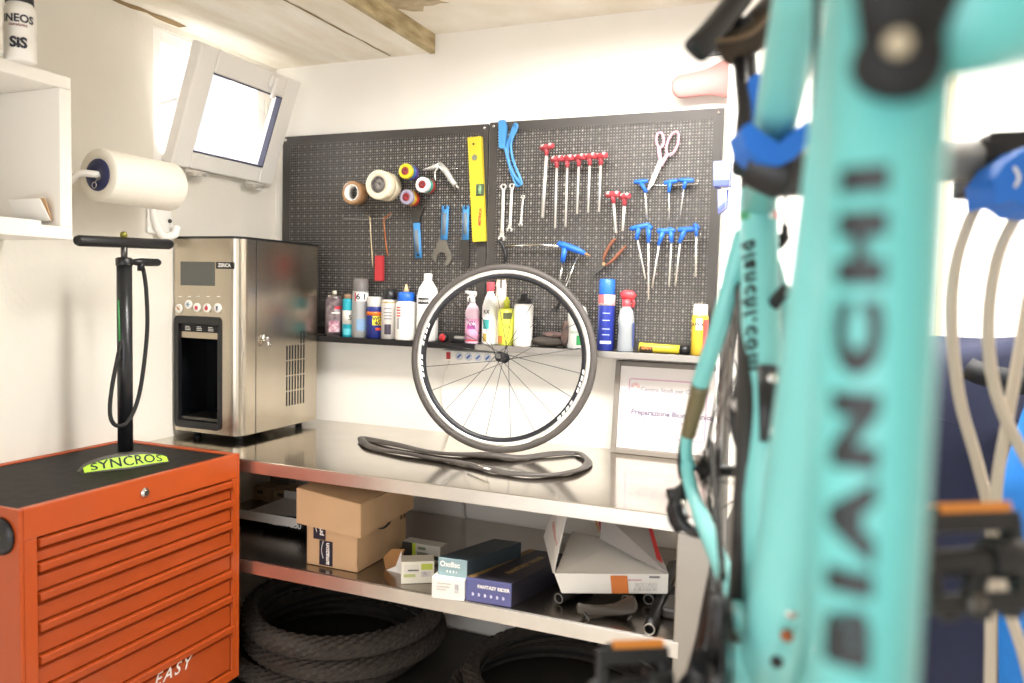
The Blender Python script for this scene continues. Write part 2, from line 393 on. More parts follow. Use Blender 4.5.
# ---- two drink bottles on the shelf
def squeeze_bottle(label, px, py, r, h, cap):
    c = P(px, py, 2, zt); t = thing('squeeze_bottle', label, 'bottle', c, 'white bottles on the wall shelf')
    pr = [(r * .92, 0), (r, .006), (r, h * .36), (r * .965, h * .4), (r * .965, h * .46), (r, h * .5), (r, h * .8), (r * .97, h * .86), (r * .8, h * .93), (r * .8, h)]
    MB().lathe(pr).build('bottle_body', mat('white squeeze plastic', '#f1eee8', .4), t, local=True)
    MB().lathe([(r * .86, h * .95), (r * .86, h * 1.1), (r * .55, h * 1.14), (r * .2, h * 1.16), (r * .2, h * 1.24)], seg=28).build('cap', m_black, t, local=True)
    a = math.atan2(CAM.y - c.y, CAM.x - c.x)
    a2 = a - .12
    text_mb('INEOS', r * .72, cyl_fn(r * 1.012, h * .66, a2), bold=.001, cut=r * .25).build('lettering', m_navy, t, local=True)
    text_mb('GRENADIERS', r * .2, cyl_fn(r * 1.012, h * .555, a2), bold=.0003).build('lettering', mat('dark red print', '#7a2a30', .5), t, local=True)
    text_mb('SiS', r * .95, cyl_fn(r * 1.012, h * .27, a2), bold=.0018, cut=r * .25).build('lettering', m_navy, t, local=True)
    return t
squeeze_bottle('white squeeze bottle with dark print nearest the shelf end', 20.5, 63, .037, .155, 0)
squeeze_bottle('white squeeze bottle cut off by the left edge of the photo', -14, 52, .037, .155, 0)
# ---- paper roll on its holder
c0 = P(98, 175, 0, .14); c1 = P(170, 187, 0, .14); ax_ = V((0, c1.y - c0.y, 0)); c0 = V((.14, c0.y, c0.z)); L = ax_.length
zroll = (c0.z + c1.z) / 2; c0.z = zroll; rr = .080
pr_ = thing('paper_roll', 'big white paper roll on a bracket at the left wall', 'paper roll', (.14, c0.y, zroll - rr))
MB().lathe([(.032, 0), (rr * .97, 0), (rr, .004), (rr, L - .004), (rr * .97, L), (.032, L)], c0, (0, 1, 0), 40, closed=True).build('paper', mat('white towel paper', '#efe9dc', .85, bump=.08, scale=60), pr_)
MB().lathe([(.008, -.004), (.047, -.004), (.049, -.001), (.049, .02), (.044, .02), (.042, .004), (.008, .004)], c0, (0, 1, 0), 32, closed=True).build('core_plug', mat('dark blue plastic', '#242a58', .4), pr_)
sp = MB(); 
for s_, q in ((-.017, -.012), (.014, .016)): sp.tube([c0 + V((q * .6 + .009 * math.cos(a), -.007, s_ * .8 - .018 + .009 * math.sin(a))) for a in [2 * PI * i / 12 for i in range(12)]], .0014, 6, closed=True)
sp.tube([c0 + V((-.004, -.007, -.026)), c0 + V((.004, -.007, -.013))], .0014, 6); sp.build('wire_clip', m_chrome, pr_)
h = thing('roll_holder', 'white tube bracket carrying the paper roll', 'roll holder', (XL, c0.y, zroll - .03))
MB().tube(smooth_path([V((XL + .005, c0.y - .05, zroll - .065)), V((.05, c0.y - .055, zroll - .05)), V((.11, c0.y - .045, zroll - .005)), c0 + V((0, -.015, 0)), c0 + V((0, .06, 0)), c0 + V((0, L + .02, 0))], 8), .0105, 12).build('arm', m_pvc, h)
MB().box(XL, XL + .012, c0.y - .11, c0.y - .03, zroll - .08, zroll + .01).build('wall_plate', m_pvc, h, .003)
q0 = P(150, 205, 0, XL); q1 = P(165, 232, 0, XL)
hk = thing('wall_hook', 'white curved plastic hook on the wall under the paper roll', 'hook', (XL, q0.y, q1.z))
MB().tube(smooth_path([V((XL + .012, q0.y, q0.z + .03)), V((XL + .016, q0.y, q0.z - .03)), V((XL + .03, q0.y + .025, q1.z - .012)), V((XL + .04, q0.y + .07, q1.z - .01)), V((XL + .04, q0.y + .085, q1.z + .02))], 8), .014, 12).build('hook_arm', m_pvc, hk)
MB().box(XL, XL + .012, q0.y - .02, q0.y + .09, q1.z - .01, q0.z + .05).build('back_plate', m_pvc, hk, .005)
MB().lathe([(.007, 0), (.007, .006)], V((XL + .012, q0.y + .075, q1.z + .04)), (1, 0, 0), 12).build('screw', m_dsteel, hk)
# ================================================================ DRINK DISPENSER
D0 = XL + .008; D1 = .277; DF = -.569; DB = -.115; DZ0 = .892; DZ1 = 1.598
dp = thing('water_dispenser', 'stainless steel countertop water dispenser with five buttons on the workbench', 'water dispenser', (.12, -.33, ZB))
rc = .045
out = [(D0, DF), (D1 - rc, DF)] + [(D1 - rc + rc * math.sin(a), DF + rc - rc * math.cos(a)) for a in [PI / 2 * i / 8 for i in range(1, 9)]] + [(D1, DB), (D0, DB)]
# front opening is real: body built from the outline with an alcove
ax0, ax1 = P(177, 330, 1, DF).x, P(219.5, 330, 1, DF).x; az0, az1 = P(200, 427, 1, DF).z, P(200, 318, 1, DF).z
body = MB()
sidepoly = [(D1 - rc, DF)] + out[2:-2] + [(D1, DB), (D0, DB), (D0, DF)]
for (z0, z1) in ((DZ0, DZ1),):
    a = [V((x, y, z0)) for x, y in sidepoly]; c = [V((x, y, z1)) for x, y in sidepoly]; k = len(sidepoly)
    body.add(a + c, [(i, i + 1, k + i + 1, k + i) for i in range(k - 1)], 0, False)
    body.add(a + c, [tuple(range(k))[::-1], tuple(range(k, 2 * k))])
xs = [D0, ax0, ax1, D1 - rc]; zs = [DZ0, az0, az1, DZ1]
for i in range(3):
    for j_ in range(3):
        if i == 1 and j_ == 1: continue
        body.add([(xs[i], DF, zs[j_]), (xs[i + 1], DF, zs[j_]), (xs[i + 1], DF, zs[j_ + 1]), (xs[i], DF, zs[j_ + 1])], [(0, 1, 2, 3)])
bo = body.build('body', mat('brushed dispenser steel', '#c6bcac', .26, 1., var=.16, scale=7, stretch=(1, 1, .25)), dp)
for p in bo.data.polygons:
    if abs(p.normal.z) < .3 and len(p.vertices) == 4: p.use_smooth = False
MB().prism([(x * 1.0, y) for x, y in [(D0 - .002, DF - .004), (D1 - rc, DF - .004)] + [(D1 - rc + (rc + .004) * math.sin(a), DF + rc - (rc + .004) * math.cos(a)) for a in [PI / 2 * i / 8 for i in range(1, 9)]] + [(D1 + .004, DB), (D0 - .002, DB)]], (0, 0, DZ1), X, Y, (0, 0, .008)).build('lid', m_black, dp)
MB().box(D1 - .0005, D1 + .0006, DF + .088, DF + .0905, DZ0, DZ1).build('door_seam', m_black2, dp)
al = MB(); dd = .15; g = .004
al.box(ax0, ax1, DF + dd, DF + dd + g, az0, az1); al.box(ax0 - g, ax0, DF, DF + dd, az0, az1); al.box(ax1, ax1 + g, DF, DF + dd, az0, az1)
al.box(ax0, ax1, DF, DF + dd, az1, az1 + g); al.box(ax0, ax1, DF, DF + dd, az0 - g, az0 + .012)
ao = al.build('alcove', mat('glossy black', '#101215', .18), dp)
def rrect(x0, x1, z0, z1, r, n=5):
    return [(cx + r * math.cos(a0 + PI / 2 * i / n), cz + r * math.sin(a0 + PI / 2 * i / n)) for cx, cz, a0 in ((x1 - r, z1 - r, 0), (x0 + r, z1 - r, PI / 2), (x0 + r, z0 + r, PI), (x1 - r, z0 + r, 1.5 * PI)) for i in range(n + 1)]
o1 = rrect(ax0 - .008, ax1 + .008, az0 - .006, az1 + .006, .018); o2 = rrect(ax0 + .012, ax1 - .004, az0 + .02, az1 - .022, .006)
fb = MB(); k = len(o1)
v0 = [(x, DF - .006, z) for x, z in o1]; v1 = [(x, DF - .006, z) for x, z in o2]; v2 = [(x, DF - .0, z) for x, z in o1]; v3 = [(x, DF + .01, z) for x, z in o2]
fb.add(v0 + v1 + v2 + v3, [f for i in range(k) for i2 in [(i + 1) % k] for f in ((i, i2, k + i2, k + i), (2 * k + i, 2 * k + i2, i2, i), (k + i, k + i2, 3 * k + i2, 3 * k + i))])
fb.build('alcove_frame', m_black, ao)
MB().box(ax0 + .014, ax1 - .005, DF + .004, DF + .03, az1 - .075, az1 - .024).build('spout_cover', mat('cream steel', '#b9ad9a', .3, .9), ao, .002)
MB().box(ax0 + .014, ax1 - .005, DF + .0025, DF + .005, az1 - .052, az1 - .024).build('notice', m_black2, ao)
for xq in (.2, .5, .8):
    for zq in (0, .006, .012): MB().box(ax0 + .014 + (ax1 - ax0 - .02) * xq - .012, ax0 + .014 + (ax1 - ax0 - .02) * xq + .012 - .004 * (zq > .008), DF + .0015, DF + .003, az1 - .046 + zq, az1 - .0435 + zq).build('notice_print', m_paper, ao)
MB().lathe([(.024, 0), (.024, az1 - .075 - az0 - .02)], ((ax0 + ax1) / 2 + .003, DF + dd - .002, az0 + .02), (0, 0, 1), 20).build('back_column', mat('dark gloss steel', '#55575a', .15, .9), ao)
MB().box(ax0 + .012, ax1 - .004, DF + .004, DF + .13, az0 + .022, az0 + .034).build('drip_tray', m_dsteel, ao, .002)
s0, s1 = P(181, 261.5, 1, DF), P(214.5, 286, 1, DF)
MB().box(s0.x, s1.x, DF - .003, DF + .001, s1.z, s0.z).build('display', mat('grey display glass', '#5b5c58', .12), dp, .001)
s0, s1 = P(216.5, 262, 1, DF), P(234, 269, 1, DF)
MB().box(s0.x, s1.x, DF - .004, DF, s1.z, s0.z).build('badge', m_black, dp, .001)
text_mb('ZERICA', (s0.z - s1.z) * .72, plane_fn(((s0.x + s1.x) / 2, DF - .0046, (s0.z + s1.z) / 2), X, Z), bold=.0006, spacing=.95).build('lettering', m_paper, dp)
icons = ((179.5, 308.5, '#c78a4a'), (189, 304.5, '#5c86a8'), (197.5, 307.5, '#c8324a'), (207.5, 308, '#c8324a'), (218, 308, '#4a5a78'))
for i, (px, py, hc) in enumerate(icons):
    c = P(px, py, 1, DF)
    bt = MB().lathe([(.0165, 0), (.0165, .004), (.014, .006)], c, (0, -1, 0), 22).build('button', mat('white button', '#f0ece6', .35), dp)
    ic = MB()
    if i in (2, 3): ic.lathe([(.0075, 0), (.0075, .0006)], c + V((0, -.006, -.001)), (0, -1, 0), 14)
    if i == 3: ic.prism([(-.0045, .004), (.0045, .004), (.0015, .012)], c + V((0, -.006, 0)), X, Z, (0, -.0006, 0))
    if i == 0: ic.obox(c + V((0, -.0065, 0)), (V((.7, 0, -.7)), V((.7, 0, .7)), Y), (.008, .003, .0005))
    if i == 1:
        for a in (0, PI / 3, 2 * PI / 3): ic.obox(c + V((0, -.0065, 0)), (V((math.cos(a), 0, math.sin(a))), V((-math.sin(a), 0, math.cos(a))), Y), (.009, .0011, .0005))
    if i == 4: ic.prism([(-.004, .007), (.005, .007), (.002, -.009), (-.002, -.009)], c + V((0, -.006, 0)), X, Z, (0, -.0006, 0))
    ic.build('icon', mat('icon ' + hc, hc, .5), bt)
    cc = P(px + .6, 296.5, 1, DF); MB().box(cc.x - .007, cc.x + .007, DF - .0008, DF, cc.z - .0017, cc.z + .0017).build('button_print', m_paper, dp)
vt = MB()   # ventilation slots on the side panel
for i in range(7):
    yy = P(286.8 + i * 2.8, 380, 0, D1).y
    for zz0, zz1 in ((1.0, 1.055), (1.06, 1.115), (1.12, 1.175), (1.18, 1.235)) + (((1.24, 1.29),) if i > 4 else ()):
        vt.box(D1 - .001, D1 + .0012, yy - .0032, yy + .0032, zz0 - .03, zz1 - .03)
vt.build('vent_slots', m_black2, dp)
c = P(264, 338, 0, D1); lk = MB().lathe([(.016, 0), (.016, .006), (.012, .01)], c, (1, 0, 0), 20); lk.lathe([(.006, .01), (.006, .02)], c, (1, 0, 0), 12)
lo = lk.build('lock', m_chrome, dp)
ky = MB().lathe([(.004, 0), (.012, 0), (.012, .002), (.004, .002)], c + V((.02, .004, -.022)), (1, .2, 0), 16, closed=True); ky.box(c.x + .019, c.x + .022, c.y - .003, c.y + .005, c.z - .014, c.z + .006); ky.build('key', m_chrome, lo)
for fx, fy in ((.03, DF + .06), (D1 - .05, DF + .06), (D1 - .05, DB - .05), (.03, DB - .05)):
    MB().lathe([(.012, 0), (.014, .004), (.014, DZ0 - ZB + .002)], (fx, fy, ZB), (0, 0, 1), 14).build('foot', m_black, dp)
# ================================================================ ORANGE TOOL CHEST
TX0, TX1 = XL + .02, .487; TY0, TY1 = -1.535, -.80; TZ = .897; TB = .165
tc = thing('tool_chest', 'orange steel tool chest with seven drawers standing beside the workbench', 'tool chest', ((TX0 + TX1) / 2, (TY0 + TY1) / 2, 0))
ca = MB(); fw = .034   # shell: side walls, back, top deck, bottom, front frame
ca.box(TX0, TX1, TY0, TY0 + .012, TB, TZ); ca.box(TX0, TX1, TY1 - .012, TY1, TB, TZ); ca.box(TX0, TX0 + .012, TY0 + .012, TY1 - .012, TB, TZ)
ca.box(TX0 + .012, TX1 - .004, TY0 + .012, TY1 - .012, TZ - .02, TZ - .012); ca.box(TX0 + .012, TX1, TY0 + .012, TY1 - .012, TB, TB + .03)
FT = P(229.5, 479.5, 0, TX1).z - .002     # underside of the top band
ca.box(TX1 - .02, TX1, TY0 + .012, TY1 - .012, FT, TZ); ca.box(TX1 - .02, TX1, TY0 + .012, TY0 + .012 + fw, TB + .03, FT); ca.box(TX1 - .02, TX1, TY1 - .012 - fw * .7, TY1 - .012, TB + .03, FT)
ca.box(TX0 + .012, TX1 - .02, TY1 - .026, TY1 - .012, TZ - .006, TZ); ca.box(TX0 + .012, TX0 + .022, TY0 + .012, TY1 - .026, TZ - .006, TZ)
ca.build('cabinet_shell', m_orange, tc, .0025)
MB().box(TX0 + .02, TX1 - .022, TY0 + .02, TY1 - .02, TB + .035, TZ - .025).build('inner_block', m_black2, tc)
tr_ = MB(); g = .02
tr_.box(TX0 + .022, TX1 - .004, TY0 + .014, TY1 - .026, TZ - .012, TZ - .004); tr_.build('top_mat', m_mat, tc, .002)
dy0, dy1 = TY0 + .012 + fw + .003, TY1 - .012 - fw * .7 - .003
ed = [481.5, 500.5, 523, 546.5, 571.5, 596.5, 627.5, 672]    # drawer top edges read at the right frame
zed = [P(228, e_, 0, TX1).z for e_ in ed]
m_gap = m_black2
for i in range(7):
    z1, z0 = zed[i] - .002, zed[i + 1] + .003
    d = MB(); xf = TX1 - .006
    # profile: face, rolled pull lip along the top edge with a groove under it
    prof = [(xf - .05, z0), (xf + .001, z0), (xf + .001, z1 - .034), (xf - .012, z1 - .027), (xf + .002, z1 - .021), (xf + .012, z1 - .019), (xf + .012, z1 - .002), (xf + .006, z1), (xf - .05, z1)]
    a = [V((x, dy0, z)) for x, z in prof]; c = [V((x, dy1, z)) for x, z in prof]; k = len(prof)
    d.add(a + c, [(i_, (i_ + 1) % k, k + (i_ + 1) % k, k + i_) for i_ in range(k)]); d.add(a, [tuple(range(k))[::-1]]); d.add(c, [tuple(range(k))])
    do = d.build('drawer', m_orange2, tc, .0012)
    lp = MB().box(xf - .002, xf + .0145, dy1 + .0004, dy1 + .010, z1 - .03, z1); lp.build('end_cap', m_orange, do, .001)
    if i == 6:
        q = P(172, 672, 0, xf + .002)
        text_mb('EASY', .05, plane_fn((xf + .0025, q.y, q.z), (0, 1, 0), Z), shear=.35, spacing=1.3, bold=.0006).build('lettering', mat('silver print', '#d9cfc8', .4), do)
c = P(144.5, 492.5, 0, TX1)
lk = MB().lathe([(.014, 0), (.014, .004), (.009, .006), (.009, .009)], c, (1, 0, 0), 20); lk.build('lock', m_chrome, tc)
hd = MB(); hy = TY0; hc = P(2, 536, 1, TY0)
hd.lathe([(.045, 0), (.045, .006), (.03, .012), (.012, .012)], (hc.x, hy, hc.z), (0, -1, 0), 22); hd.build('side_handle', m_black, tc)
MB().lathe([(.01, 0), (.008, .005)], (hc.x, hy - .012, hc.z), (0, -1, 0), 12).build('bolt', mat('brass', '#b08d4a', .3, .9), tc)
for cx in (TX0 + .06, TX1 - .06):
    for cy in (TY0 + .07, TY1 - .07):
        wv = MB().lathe([(.02, -.016), (.058, -.016), (.062, -.01), (.062, .01), (.058, .016), (.02, .016)], (cx, cy, .062), (1, 0, 0), 22, closed=True); wv.box(cx - .03, cx + .03, cy - .03, cy + .03, .13, TB); wv.box(cx - .024, cx - .019, cy - .015, cy + .015, .05, .135); wv.box(cx + .019, cx + .024, cy - .015, cy + .015, .05, .135)
        wv.build('caster', m_black, tc)
# ================================================================ FLOOR PUMP on the chest
PZ = TZ - .004; pb = P(125.5, 457, 2, PZ); pc = V((pb.x, pb.y, PZ))
fp = thing('floor_pump', 'black floor pump standing on the orange tool chest', 'floor pump', pc)
def onp(px, py): return P(px, py, 0, pc.x)
ztop = onp(125, 264).z
MB().tube([pc + Z * .02, V((pc.x, pc.y, ztop))], .022, 20).build('barrel', mat('satin black barrel', '#202124', .3), fp)
MB().lathe([(.0235, 0), (.0245, .004), (.0245, .022), (.018, .026)], (pc.x, pc.y, ztop - .006), (0, 0, 1), 22).build('collar', m_black, fp)
zh = onp(125, 242.5).z
MB().tube([V((pc.x, pc.y, ztop)), V((pc.x, pc.y, zh))], .0095, 14).build('piston_rod', m_dsteel, fp)
hA, hB = onp(76, 240.5), onp(171, 244.5); 
MB().tube([hA, hA + (hB - hA) * .03, hA + (hB - hA) * .5, hA + (hB - hA) * .97, hB], [.012, .0165, .0165, .0165, .012], 18).build('handle', m_black, fp)
k = V((pc.x, pc.y, zh + .016)); MB().lathe([(.008, 0), (.011, .006), (.009, .014), (.004, .018)], k, (.3, -.4, .8), 14).build('valve_adapter', mat('olive brass', '#8d8a3e', .35, .7), fp)
hh0, hh1 = onp(131, 262), onp(160, 262.5)
hdp = MB().tube([hh0, hh0 + (hh1 - hh0) * .35, hh1 - (hh1 - hh0) * .08, hh1], [.008, .013, .012, .007], 14); hdp.tube([onp(141, 262), onp(141, 271)], .011, 12)
hdp.build('chuck', m_black, fp)
pts = [onp(143, 268), onp(144, 290), onp(143, 330), onp(136, 380), onp(128, 408), onp(118, 423), onp(108, 424), onp(104, 412), onp(108, 385), onp(117, 350), onp(122, 335)]
pts = [p + X * (.03 * math.sin(PI * i / 10)) for i, p in enumerate(pts)]
MB().tube(smooth_path(pts, 8), .0062, 10).build('hose', m_rubber, fp)
MB().tube([onp(118.5, 345) + X * .005, onp(118.5, 300)], .003, 6).build('hose_sleeve', mat('green sleeve', '#3d8a4a', .5), fp)
# foot plate: long curved blade with lime lettering on its sloped edge
ft = MB(); n = 16; aL, aR = P(80, 473, 2, PZ), P(168, 461, 2, PZ); dv = (aR - aL); dv.z = 0; ln = dv.length; dvn = dv.normalized(); pv = V((dvn.y, -dvn.x, 0))
if pv.dot(CAM - pc) < 0: pv = -pv
mid = (aL + aR) / 2; mid.z = PZ
rs = []
for i in range(n + 1):
    t = i / n * 2 - 1; cz = .036 * math.sqrt(max(0, 1 - t * t)) + .003; half = .020 + .030 * (1 - abs(t)) ; c = mid + dvn * (t * ln / 2) - pv * .01
    rs.append([c - pv * half, c + pv * (half * .7 + .012), c + pv * (half * .3 + .006) + Z * cz, c - pv * half * .6 + Z * cz * .9])
ft.rings(rs, smooth=False); ft.build('foot_plate', mat('dark foot plate', '#3a342f', .45), fp, .002)
def arc(x, y):
    t = max(-.999, min(.999, x / (ln / 2 * 1.02))); cz = .036 * math.sqrt(max(0, 1 - t * t)) + .003; half = .020 + .030 * (1 - abs(t)); c = mid + dvn * x - pv * .01
    a = c + pv * (half * .7 + .012 + .0012) + Z * .001; b2 = c + pv * (half * .3 + .006 + .0012) + Z * (cz + .0005)
    return a + (b2 - a) * (.12 + .76 * y)
# lime band with dark letters
bn = MB(); n = 22; vs = []
for i in range(n + 1):
    x = ln * .95 * (i / n - .5); vs += [arc(x, 0), arc(x, 1)]
bn.add(vs, [(2 * i, 2 * i + 2, 2 * i + 3, 2 * i + 1) for i in range(n)]); bn.build('lime_band', m_lime, fp)
text_mb('SYNCROS', 1.25, lambda x, y: arc(x * ln * .155 * .92, min(1, max(0, .5 + y * .95))) + pv * .0008 + Z * .0004, bold=.02, spacing=1.05).build('lettering', m_black2, fp)
# ================================================================ TOOLS ON THE PEGBOARDS
YP = -.017        # face of the pegboards
def q(px, py, off=.01): return P(px, py, 1, YP - off)
def qs(pts, off=.01): return [q(x, y, off) for x, y in pts]
S = 2.9 / FPX     # metres per pixel at the boards
def outl(pts): return [(p.x, p.z) for p in [q(x, y, 0) for x, y in pts]]
def slab(pts, y0, thick): return MB().prism(outl(pts), (0, YP - y0, 0), X, Z, (0, -thick, 0))
def tape(name, label, cat, px, py, r_px, hole, length, mats, core, peg=True, yoff=.012):
    "ring of tape hanging on a peg, its axis pointing away from the wall and a little to the left"
    c = q(px, py, yoff + length); r = r_px * S * .96
    t = thing(name, label, cat, (c.x, YP - yoff, c.z), 'tape rolls on the left pegboard')
    d = V((.0, 1, 0)); n = len(mats)
    for i, m in enumerate(mats):
        a, b = length * i / n, length * (i + 1) / n
        rr = r * (.985 if i % 2 else 1)
        MB().lathe([(r * hole, a), (rr * .97, a), (rr, a + .002), (rr, b - .002), (rr * .97, b - .0003), (r * hole, b - .0003)], c, d, 32, closed=True).build('tape', m, t)
    MB().lathe([(r * hole * .9, -.0015), (r * hole + .0005, -.0015), (r * hole + .0005, length), (r * hole * .9, length)], c, d, 28, closed=True).build('core', core, t)
    return t, c, r
m_mask = mat('masking tape', '#e9dcc0', .6); m_brown = mat('brown packing tape', '#a98058', .3, coat=.3); m_coreg = mat('grey card core', '#8d8781', .8, second='#5d5854', scale=60)
m_redcore = mat('dark red core', '#a32c30', .5, second='#5e1b1f', scale=80)
tape('tape_roll', 'brown packing tape roll, leftmost of the rolls on the pegboard', 'tape', 351.5, 192.5, 13, .70, .05, [m_brown], m_paper)
t, c, r = tape('tape_roll', 'fat cream masking tape roll with a grey core', 'tape', 378, 184.5, 16, .56, .085, [m_mask, m_mask], m_coreg)
MB().lathe([(.001, .004), (r * .5, .004), (r * .5, .02), (.001, .02)], c, (0, 1, 0), 20, closed=True).build('stuffed_paper', m_coreg, t)
def etape(label, px, py, cols):
    t, c, r = tape('electrical_tape', label, 'tape', px, py, 8.2, .5, .06, [mat('vinyl tape ' + h, h, .3) for h in cols], m_redcore)
    MB().lathe([(.001, -.001), (r * .5, -.001), (r * .5, .01), (.001, .01)], c, (0, 1, 0), 16, closed=True).build('peg_cap', m_redcore, t)
etape('short stack of electrical tape with a yellow roll in front', 405, 171, ['#e6cf2e', '#3e6fa8', '#5a3f8c'])
etape('short stack of electrical tape with a white roll in front', 422, 184.5, ['#f1efe9', '#2f9c8e', '#a23b32'])
etape('short stack of electrical tape with a grey roll in front', 406, 197, ['#9a93a8', '#d8b22c', '#c23a2e'])
# ---- silver air gun
t = thing('air_gun', 'silver blow gun hanging beside the electrical tape', 'air gun', q(441, 178, .02))
m_sil = mat('cast aluminium', '#d8d5d0', .4, .6)
b = MB(); b.tube(qs([(423, 170), (431, 168), (441, 165)], .025), [.003, .0075, .012], 12); b.tube(qs([(440, 165), (446, 171), (452, 181), (455.5, 185)], .025), [.0125, .0125, .011, .0115], 12)
b.build('gun_body', m_sil, t)
MB().tube(qs([(454, 183), (459, 189)], .025), [.007, .006], 10).build('hose_fitting', m_chrome, t)
MB().tube(smooth_path(qs([(438, 168), (435, 172), (435.5, 180)], .03)), .0028, 8).build('trigger', m_sil, t)
MB().tube(qs([(447, 171), (452, 168), (458, 169)], .018), .002, 6).build('hook', m_chrome, t)
# ---- wire hook rail with two rods
t = thing('hook_rail', 'thin wire rail hooked on the left pegboard above the red handle', 'hook', q(365, 217, .004))
MB().tube(qs([(342.5, 214), (343, 219), (347, 219), (365, 219.5), (390, 218), (392, 213)], .006), .0016, 6).build('wire', m_chrome, t)
t = thing('hooked_rod', 'plain bent steel rod hanging from the wire rail', 'rod', q(371, 217, .012))
MB().tube(smooth_path(qs([(366, 215), (369, 217), (370, 220), (371, 240), (373, 268)], .014), 5), .0032, 8).build('rod', mat('tarnished steel', '#b9a98c', .35, .8), t)
t = thing('spoke_hook', 'bent copper rod with a red plastic handle', 'hook tool', q(384, 217, .012))
MB().tube(smooth_path(qs([(391, 213), (387, 217), (384, 219), (385, 236), (387.5, 256)], .014), 5), .0032, 8).build('rod', mat('copper rod', '#a8663f', .35, .85), t)
slab([(378, 256), (385, 256), (385, 281), (377.5, 281)], .006, .016).build('handle', m_red, t, .004)
# ---- blue-handled bicycle wrenches
m_sleeve = mat('grey grip inlay', '#6d7780', .5)
def grip(t, pts, w, hole):
    b = MB().tube(qs(pts, .012), w * S, 12, flat=.45, up=Y); o = b.build('handle', m_blue2, t)
    a, c = q(*pts[0], .012), q(*pts[-1], .012)
    MB().tube([a + (c - a) * .2 + Y * -.006, a + (c - a) * .85 + Y * -.006], w * S * .55, 10, flat=.3, up=Y).build('grip_inlay', m_sleeve, o)
    hc = q(*hole, .022); MB().lathe([(.0025, 0), (.0055, 0), (.0055, .002), (.0025, .002)], hc, (0, -1, 0), 14, closed=True).build('hang_hole', m_black2, o)
t = thing('lockring_tool', 'blue-handled tool with a black hooked head uppermost', 'bicycle tool', q(417, 230, .012))
grip(t, [(416.5, 223), (418.5, 258)], 4.2, (418.3, 255))
slab([(411.5, 211), (418, 209.5), (417, 203), (420, 203), (423.5, 209), (426, 206.5), (421.5, 219), (421, 225), (414, 225), (413, 218)], .006, .008).build('tool_head', m_dsteel, t, .0015)
t = thing('headset_wrench', 'blue-handled wrench with a big open jaw downwards', 'wrench', q(444, 235, .012))
grip(t, [(445.5, 206), (444, 240)], 4.3, (445.5, 207.5))
jaw = [(440.5, 239), (447.5, 239), (449, 246)] + [(443.5 + 10 * math.sin(a), 256.5 - 10.5 * math.cos(a)) for a in [.7, 1.2, 1.8, 2.3, 2.75]] + [(447.5, 268.5), (445, 263)] + [(443.3 + 5 * math.sin(a), 257.5 - 5.5 * math.cos(a)) for a in [2.3, 1.7, 1.0, .3, -.3, -1.0, -1.6]] + [(437.5, 263), (434, 260)] + [(443.5 + 10 * math.sin(a), 256.5 - 10.5 * math.cos(a)) for a in [-1.5, -1.1, -.7]]
slab(jaw, .006, .007).build('jaw', mat('satin steel tool', '#9b9791', .3, .9), t, .001)
t = thing('chain_tool', 'blue-handled tool with a dark serrated blade half behind the yellow level', 'bicycle tool', q(465, 235, .010))
grip(t, [(466, 206), (465.5, 240)], 4.0, (466, 207.5))
slab([(462, 240), (470, 240), (470, 266), (468, 268.5), (463, 265), (464.5, 260), (461, 256), (463, 251), (460.5, 246)], .004, .006).build('blade', m_dsteel, t, .001)
# ---- yellow spirit level
lv = thing('spirit_level', 'yellow spirit level hanging upright at the pegboard edge', 'spirit level', q(474, 190, .03))
y0, y1 = YP - .024, YP - .006
a, b_, c_, d_ = q(467.5, 137.5, .024), q(481, 136, .024), q(485, 241, .024), q(472.5, 242, .024)
lb = MB(); poly = [(a.x, a.z), (b_.x, b_.z), (c_.x, c_.z), (d_.x, d_.z)]; lb.prism(poly, (0, y1, 0), X, Z, (0, y0 - y1, 0)); lb.build('rail_body', m_yellow, lv, .002)
c = q(473.5, 144, .0243); MB().lathe([(.0045, 0), (.0045, .0006)], c, (0, -1, 0), 16).build('hang_hole', m_black2, lv)
c = q(474.5, 157.5, .0243); MB().lathe([(.011, 0), (.011, .001)], c, (0, -1, 0), 22).build('plumb_vial', mat('silvery vial', '#9aa08e', .2, .5), lv)
c = q(480, 190, .0243); vb = MB().box(c.x - .017, c.x + .016, c.y - .0015, c.y + .004, c.z - .022, c.z + .023); vo = vb.build('vial_window', mat('dark green vial', '#4a5a45', .2), lv, .002)
MB().tube([c + V((0, -.002, -.017)), c + V((0, -.002, .017))], .0065, 12).build('vial', mat('green spirit', '#7fa070', .1), vo)
c = q(480, 217, .0248); text_mb('METRICA', .016, plane_fn(c, (.04, 0, 1), (-1, 0, .04)), bold=.0006).build('lettering', m_red, lv)
# ---- light blue strap bundle
t = thing('rubber_strap', 'light blue rubber strap bundle hanging at the top left of the right pegboard', 'strap', q(511, 150, .02))
bl_ = m_blue2
MB().prism(outl([(501, 122), (507, 121), (509, 128), (507.5, 150), (501.5, 149)]), (0, YP - .012, 0), X, Z, (0, -.014, 0)).build('strap_end', bl_, t, .003)
MB().tube(smooth_path(qs([(515, 125), (510, 138), (507, 150), (509, 163), (514, 175), (519, 183)], .02), 6), .0075, 10, flat=.5, up=Y).build('strap', bl_, t)
MB().tube(smooth_path(qs([(505, 147), (508, 160), (512, 172), (521, 184), (520, 178), (513, 160), (511, 143), (517, 127), (514, 124)], .03), 6), .0055, 10, flat=.6, up=Y).build('strap', bl_, t)
MB().tube(smooth_path(qs([(521, 184), (517, 186), (513, 178), (510, 170)], .026), 6), .004, 8).build('strap', bl_, t)
